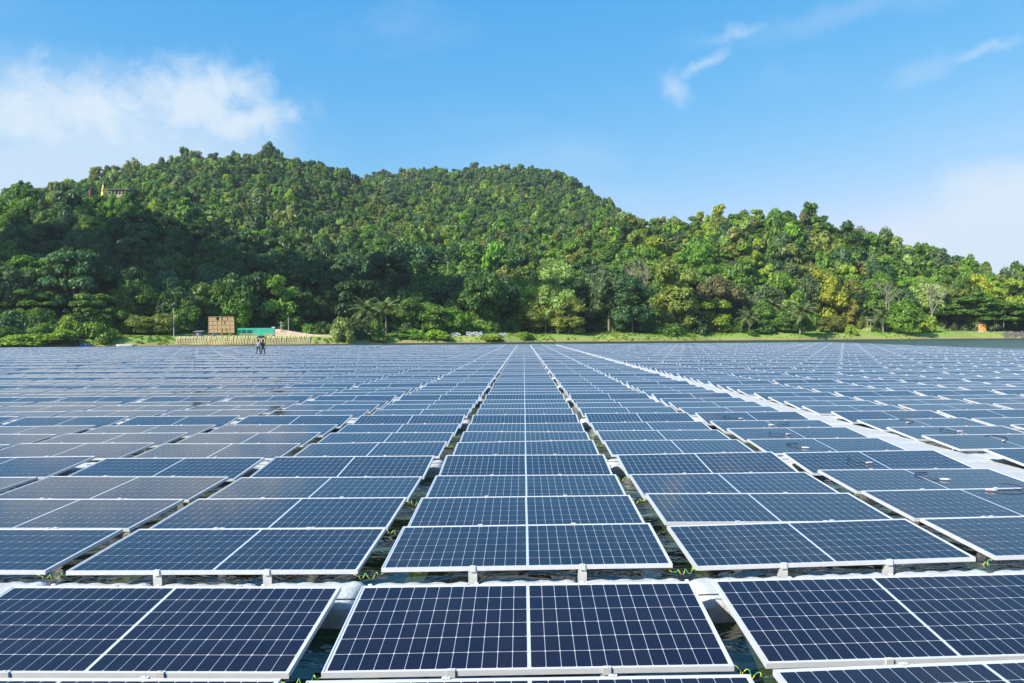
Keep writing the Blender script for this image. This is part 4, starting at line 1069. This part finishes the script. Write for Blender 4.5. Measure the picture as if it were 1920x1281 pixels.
SM = np_mesh('stone', sv*(1+rng.normal(0,.12,(len(sv),1))), sf.ravel(), 3, [STONE])
for k in range(120):
    q_ = base_px(1884+random.uniform(0, 60), random.uniform(.2, 6.2), .05); s = random.uniform(.35, .65)
    obj('stone', SM, t, q_-Vector((x0, y0, 0)), (random.uniform(0,6),random.uniform(0,6),random.uniform(0,6)), (s*1.3, s*1.3, s*.8))

# hilltop temple
def hill_base(px, dep): 
    x = float(XO(px))*dep; return Vector((x, dep, th(x, dep)))
p = hill_base(195, 338); ht = zpx(195, 346, p.y); h_ = ht-p.z; t = thing('golden_stupa', 'golden bell-shaped stupa on the left hilltop', 'stupa', p)
w0 = wpx(9.5, p.y)/2; hv = ht-zpx(195, 377, p.y); g0 = h_-hv
m_ = MB(); m_.lathe([(w0*1.5,-1.),(w0*1.5,g0-.3),(w0*1.25,g0-.29),(w0*1.25,g0+.05*hv),(w0*1.05,g0+.06*hv),(w0*1.05,g0+.16*hv)], 12); obj('base', m_.mesh('base', GOLD), t)
m_ = MB(); m_.lathe([(w0*.95,g0+hv*.158),(w0*.9,g0+hv*.3),(w0*.66,g0+hv*.5),(w0*.50,g0+hv*.64),(w0*.60,g0+hv*.66),(w0*.60,g0+hv*.72),(w0*.38,g0+hv*.74)], 16); obj('bell', m_.mesh('bell', GOLD, True), t)
m_ = MB(); m_.lathe([(w0*.36,g0+hv*.738),(w0*.46,g0+hv*.78),(w0*.34,g0+hv*.84),(w0*.22,g0+hv*.90),(w0*.10,g0+hv*.97),(.06,h_),(.04,h_+hv*.22)], 12); obj('spire', m_.mesh('spire', GOLD, True), t)
p = hill_base(171, 342); ht = zpx(171, 352, p.y); h_ = ht-p.z; t = thing('white_tower', 'slim white tower with red top left of the golden stupa', 'tower', p)
m_ = MB(); m_.box((-.45,-.45,-1),(.45,.45,h_*.78)); obj('shaft', m_.mesh('shaft', WHITE), t); m_ = MB(); m_.lathe([(.62,h_*.781),(.55,h_*.9),(.12,h_*1.0)], 4); obj('top', m_.mesh('top', REDP), t)
p = hill_base(228, 352); zt = zpx(228, 356, p.y); h_ = zt-p.z; W_ = wpx(40, p.y); t = thing('temple_hall', 'long low grey-roofed hall on the hilltop right of the stupa', 'building', p)
m_ = MB(); m_.box((-W_/2,-2,-1.5),(W_/2,2,h_-2.4)); obj('wall', m_.mesh('wall', WOOD), t)
for k in range(7):
    m_ = MB(); x_ = -W_/2+.3+(W_-.6)*k/6; m_.box((x_-.12,-2.2,h_-2.398),(x_+.12,-1.9,h_-.3)); obj('column', m_.mesh('column', CONC), t)
m_ = MB(); m_.add([(-W_/2-.5,-2.8,h_-.30),(W_/2+.5,-2.8,h_-.30),(W_/2+.5,2.5,h_-.30),(-W_/2-.5,2.5,h_-.30),(-W_/2-.5,-2.8,h_-.1),(W_/2+.5,-2.8,h_-.1),(W_/2,0,h_+.5),(-W_/2,0,h_+.5),(W_/2+.5,2.5,h_-.1),(-W_/2-.5,2.5,h_-.1)],
    [(3,2,1,0),(0,1,5,4),(4,5,6,7),(7,6,8,9),(2,3,9,8),(1,2,8,6,5),(3,0,4,7,9)]); obj('roof', m_.mesh('roof', ROOF), t)

# ------------------------------------------------------------------ two people with an umbrella on the far walkway
def person(loc, rz, joints, edges, mats, cuts, label):
    me = bpy.data.meshes.new('person'); names = list(joints)
    me.from_pydata([joints[k][0] for k in names], [], []); me.update()
    me = bpy.data.meshes.new('person'); me.from_pydata([joints[k][0] for k in names], [(names.index(a), names.index(b_)) for a, b_ in edges], [])
    o = bpy.data.objects.new('person', me); C.objects.link(o)
    sk = o.modifiers.new('skin', 'SKIN'); sk.use_smooth_shade = True
    for i, k in enumerate(names):
        r_ = joints[k][1]; sv_ = me.skin_vertices[0].data[i]; sv_.radius = r_ if isinstance(r_, tuple) else (r_, r_); sv_.use_root = (k == 'pelvis')
    o.modifiers.new('sub', 'SUBSURF').levels = 1; o.modifiers['sub'].render_levels = 1
    bpy.context.view_layer.update()
    m2 = bpy.data.meshes.new_from_object(o.evaluated_get(bpy.context.evaluated_depsgraph_get()))
    bpy.data.objects.remove(o)
    for m in mats: m2.materials.append(m)
    for f in m2.polygons: f.material_index = cuts(f.center); f.use_smooth = True
    return tag(obj('person', m2, None, loc, (0, 0, rz)), label, 'person', 'two people on the far walkway')
def body(stride, armr, arml):
    J = {'pelvis': ((0,0,.95),(.15,.11)), 'waist': ((0,0,1.10),(.13,.10)), 'chest': ((0,.0,1.32),(.17,.12)), 'neck': ((0,.01,1.47),.055), 'headb': ((0,.03,1.56),.085), 'head': ((0,.03,1.66),.10), 'htop': ((0,.02,1.74),.06),
         'hl': ((-.10,0,.90),.10), 'kl': ((-.13-.5*stride,.10*stride+.03,.50),.065), 'al': ((-.15-.9*stride,.05,.09),.045), 'tl': ((-.15-.9*stride,.19,.04),.035),
         'hr': ((.10,0,.90),.10), 'kr': ((.13+.5*stride,.04,.50),.065), 'ar': ((.15+.9*stride,-.02,.09),.045), 'tr': ((.15+.9*stride,.13,.04),.035),
         'sl': ((-.20,0,1.38),.065), 'el': (arml[0],.045), 'wl': (arml[1],.032), 'fl': (arml[2],.028),
         'sr': ((.20,0,1.38),.065), 'er': (armr[0],.045), 'wr': (armr[1],.032), 'fr': (armr[2],.028)}
    Ed = [('pelvis','waist'),('waist','chest'),('chest','neck'),('neck','headb'),('headb','head'),('head','htop'),('pelvis','hl'),('hl','kl'),('kl','al'),('al','tl'),('pelvis','hr'),('hr','kr'),('kr','ar'),('ar','tr'),
          ('chest','sl'),('sl','el'),('el','wl'),('wl','fl'),('chest','sr'),('sr','er'),('er','wr'),('wr','fr')]
    return J, Ed
def cuts(c):
    if c.z > 1.63 or (c.z > 1.5 and c.y < .02): return 3
    if c.z > 1.46: return 2
    if c.z < .97 and abs(c.x) < .26: return 1
    if c.z < .9: return 2 if c.z > .7 else 1
    return 0
PX, PY_, PZ = -28.62, 81., .123
bx_, _ = bow(PX, PY_); PY2 = PY_+bx_
J, Ed = body(.05, ((.27,.10,1.15),(.20,.30,1.22),(.16,.36,1.28)), ((-.28,-.02,1.12),(-.27,.12,.88),(-.27,.15,.80)))
person((PX-.17, PY2, PZ), .1, J, Ed, [CLO1, CLO3, SKIN, HAIR], cuts, 'person in grey shirt and dark trousers holding up the umbrella')
J, Ed = body(.17, ((.30,-.02,1.12),(.31,.14,.90),(.31,.18,.82)), ((-.28,.02,1.12),(-.24,.2,.95),(-.22,.26,.92)))
person((PX+.22, PY2+.25, PZ), -.5, J, Ed, [CLO2, CLO2, SKIN, HAIR], cuts, 'person in black with legs apart, right of the umbrella holder')
t = thing('umbrella', 'dark umbrella held above the two people on the far walkway', 'umbrella', (PX, PY2+.34, PZ+1.16))
m_ = MB(); m_.tube([(0,0,-.05),(0,0,.98)], .012, 6); obj('shaft', m_.mesh('shaft', STEEL), t)
m_ = MB(); K = 8; vs_ = [(0,0,1.02)]+[(.34*math.cos(6.283*k/K),.34*math.sin(6.283*k/K),.95) for k in range(K)]+[((.60 if k % 1 == 0 else .5)*math.cos(6.283*k/K),.60*math.sin(6.283*k/K),.74) for k in range(K)]
m_.add(vs_, [(0,1+k,1+(k+1) % K) for k in range(K)]+[(1+k,9+k,9+(k+1) % K,1+(k+1) % K) for k in range(K)]); obj('canopy', m_.mesh('canopy', CLO2), t)

# ------------------------------------------------------------------ thick growth along the forest edge
for k in range(78):
    px = -10+1960*k/77+random.uniform(-9, 9)
    off = 21+17*math.exp(-((at_px(px, 20)[0]+78)/34)**2)+random.uniform(-3, 4); x, y = at_px(px, off)
    hgt = random.uniform(3.2, 6.8); col = random.choice(('dark','dark','mid','deep','fresh','blue')) if px < 1000 else random.choice(('mid','fresh','dark','olive','mid','grey'))
    tree(x, y, hgt, hgt*random.uniform(1.2, 1.7), 'bush', col, '%s %s bush at the forest edge behind %s' % ('tall' if hgt > 5 else 'low', CNAME[col], zone(px)), 'bushes at the forest edge', 0, name='edge_bush')
for px, top, wpx_, lab in ((178,370,34,'left'),(196,375,30,'middle'),(214,364,34,'right'),(236,362,40,'rightmost')):
    tree_px(px, top, wpx_, 0, 'round', random.choice(('mid','dark','fresh')), '%s of the crowns hiding the foot of the hilltop temple' % lab, .2, 'crowns before the temple', depth=329)

# ------------------------------------------------------------------ a cumulus above the array, outside the picture, that shades the lower slope
cv, cf, base = [], [], 0
lift = 430./SUN.z
g_ = np.random.default_rng(5)
for px, off0, off1 in [(-60,60,120),(40,62,125),(150,60,135),(250,62,140),(340,62,140),(430,58,130),(520,52,115),(600,48,100),(680,42,90),(760,38,80),(840,36,74),(920,34,66),(1000,34,60),(1080,36,56)]:
    for k in range(4):
        x, y = at_px(px+g_.uniform(-40, 40), g_.uniform(off0, off1)); z = th(x, y)+8
        c_ = np.array([x, y, z])+np.array(SUN)*(lift+g_.uniform(-30, 30)); r_ = g_.uniform(7, 14)
        v = ICO_V*(1+g_.normal(0,.16,(len(ICO_V),1)))*r_*np.array([1.25,1.15,.75])+c_; cv.append(v); cf.append(ICO_F+base); base += len(v)
CLOUD = mat('cloud_white', (.85,.86,.88), 1., spec=0.)
tag(obj('cloud', np_mesh('cloud', np.concatenate(cv), np.concatenate(cf).ravel(), 3, [CLOUD])), 'white cumulus cloud above the lake', 'cloud', kind='stuff')

# ------------------------------------------------------------------ humid air
HAZE = bpy.data.materials.new('humid_air'); HAZE.use_nodes = True; t = HAZE.node_tree; t.nodes.clear()
o = N(t, 'ShaderNodeOutputMaterial'); v = N(t, 'ShaderNodeVolumePrincipled'); v.inputs['Color'].default_value = (.80,.88,1,1); v.inputs['Density'].default_value = .00011; v.inputs['Anisotropy'].default_value = .2
LK(t, v.outputs[0], o.inputs['Volume'])
m_ = MB(); m_.box((-1600,-40,-14),(1800,2700,205)); tag(obj('haze', m_.mesh('haze', HAZE)), kind='stuff')

# ------------------------------------------------------------------ tell look-alikes apart by their place
def ordinal(n_):
    tens = {20: 'twenty', 30: 'thirty', 40: 'forty', 50: 'fifty', 60: 'sixty'}
    if n_ <= 20: return ORD[n_]
    t_, u_ = n_//10*10, n_ % 10
    return (tens[t_]+'-'+ORD[u_]) if u_ else {30: 'thirtieth', 40: 'fortieth', 50: 'fiftieth', 60: 'sixtieth'}[t_]
same = {}
for o in sc.objects:
    if o.parent is None and 'label' in o: same.setdefault(o['label'], []).append(o)
for lab, os_ in same.items():
    if len(os_) < 2: continue
    if os_[0].name.startswith('walkway_plank'):
        for k, o in enumerate(sorted(os_, key=lambda q_: q_.location.y)): o['label'] = 'white service walkway plank on the right, %s from the front' % ordinal(k+1)
        continue
    wd = lab.split()
    for k, o in enumerate(sorted(os_, key=lambda q_: q_.location.x/q_.location.y)): o['label'] = ' '.join(wd[-13:] if len(wd) > 13 else wd)+', %s from left' % ordinal(k+1)
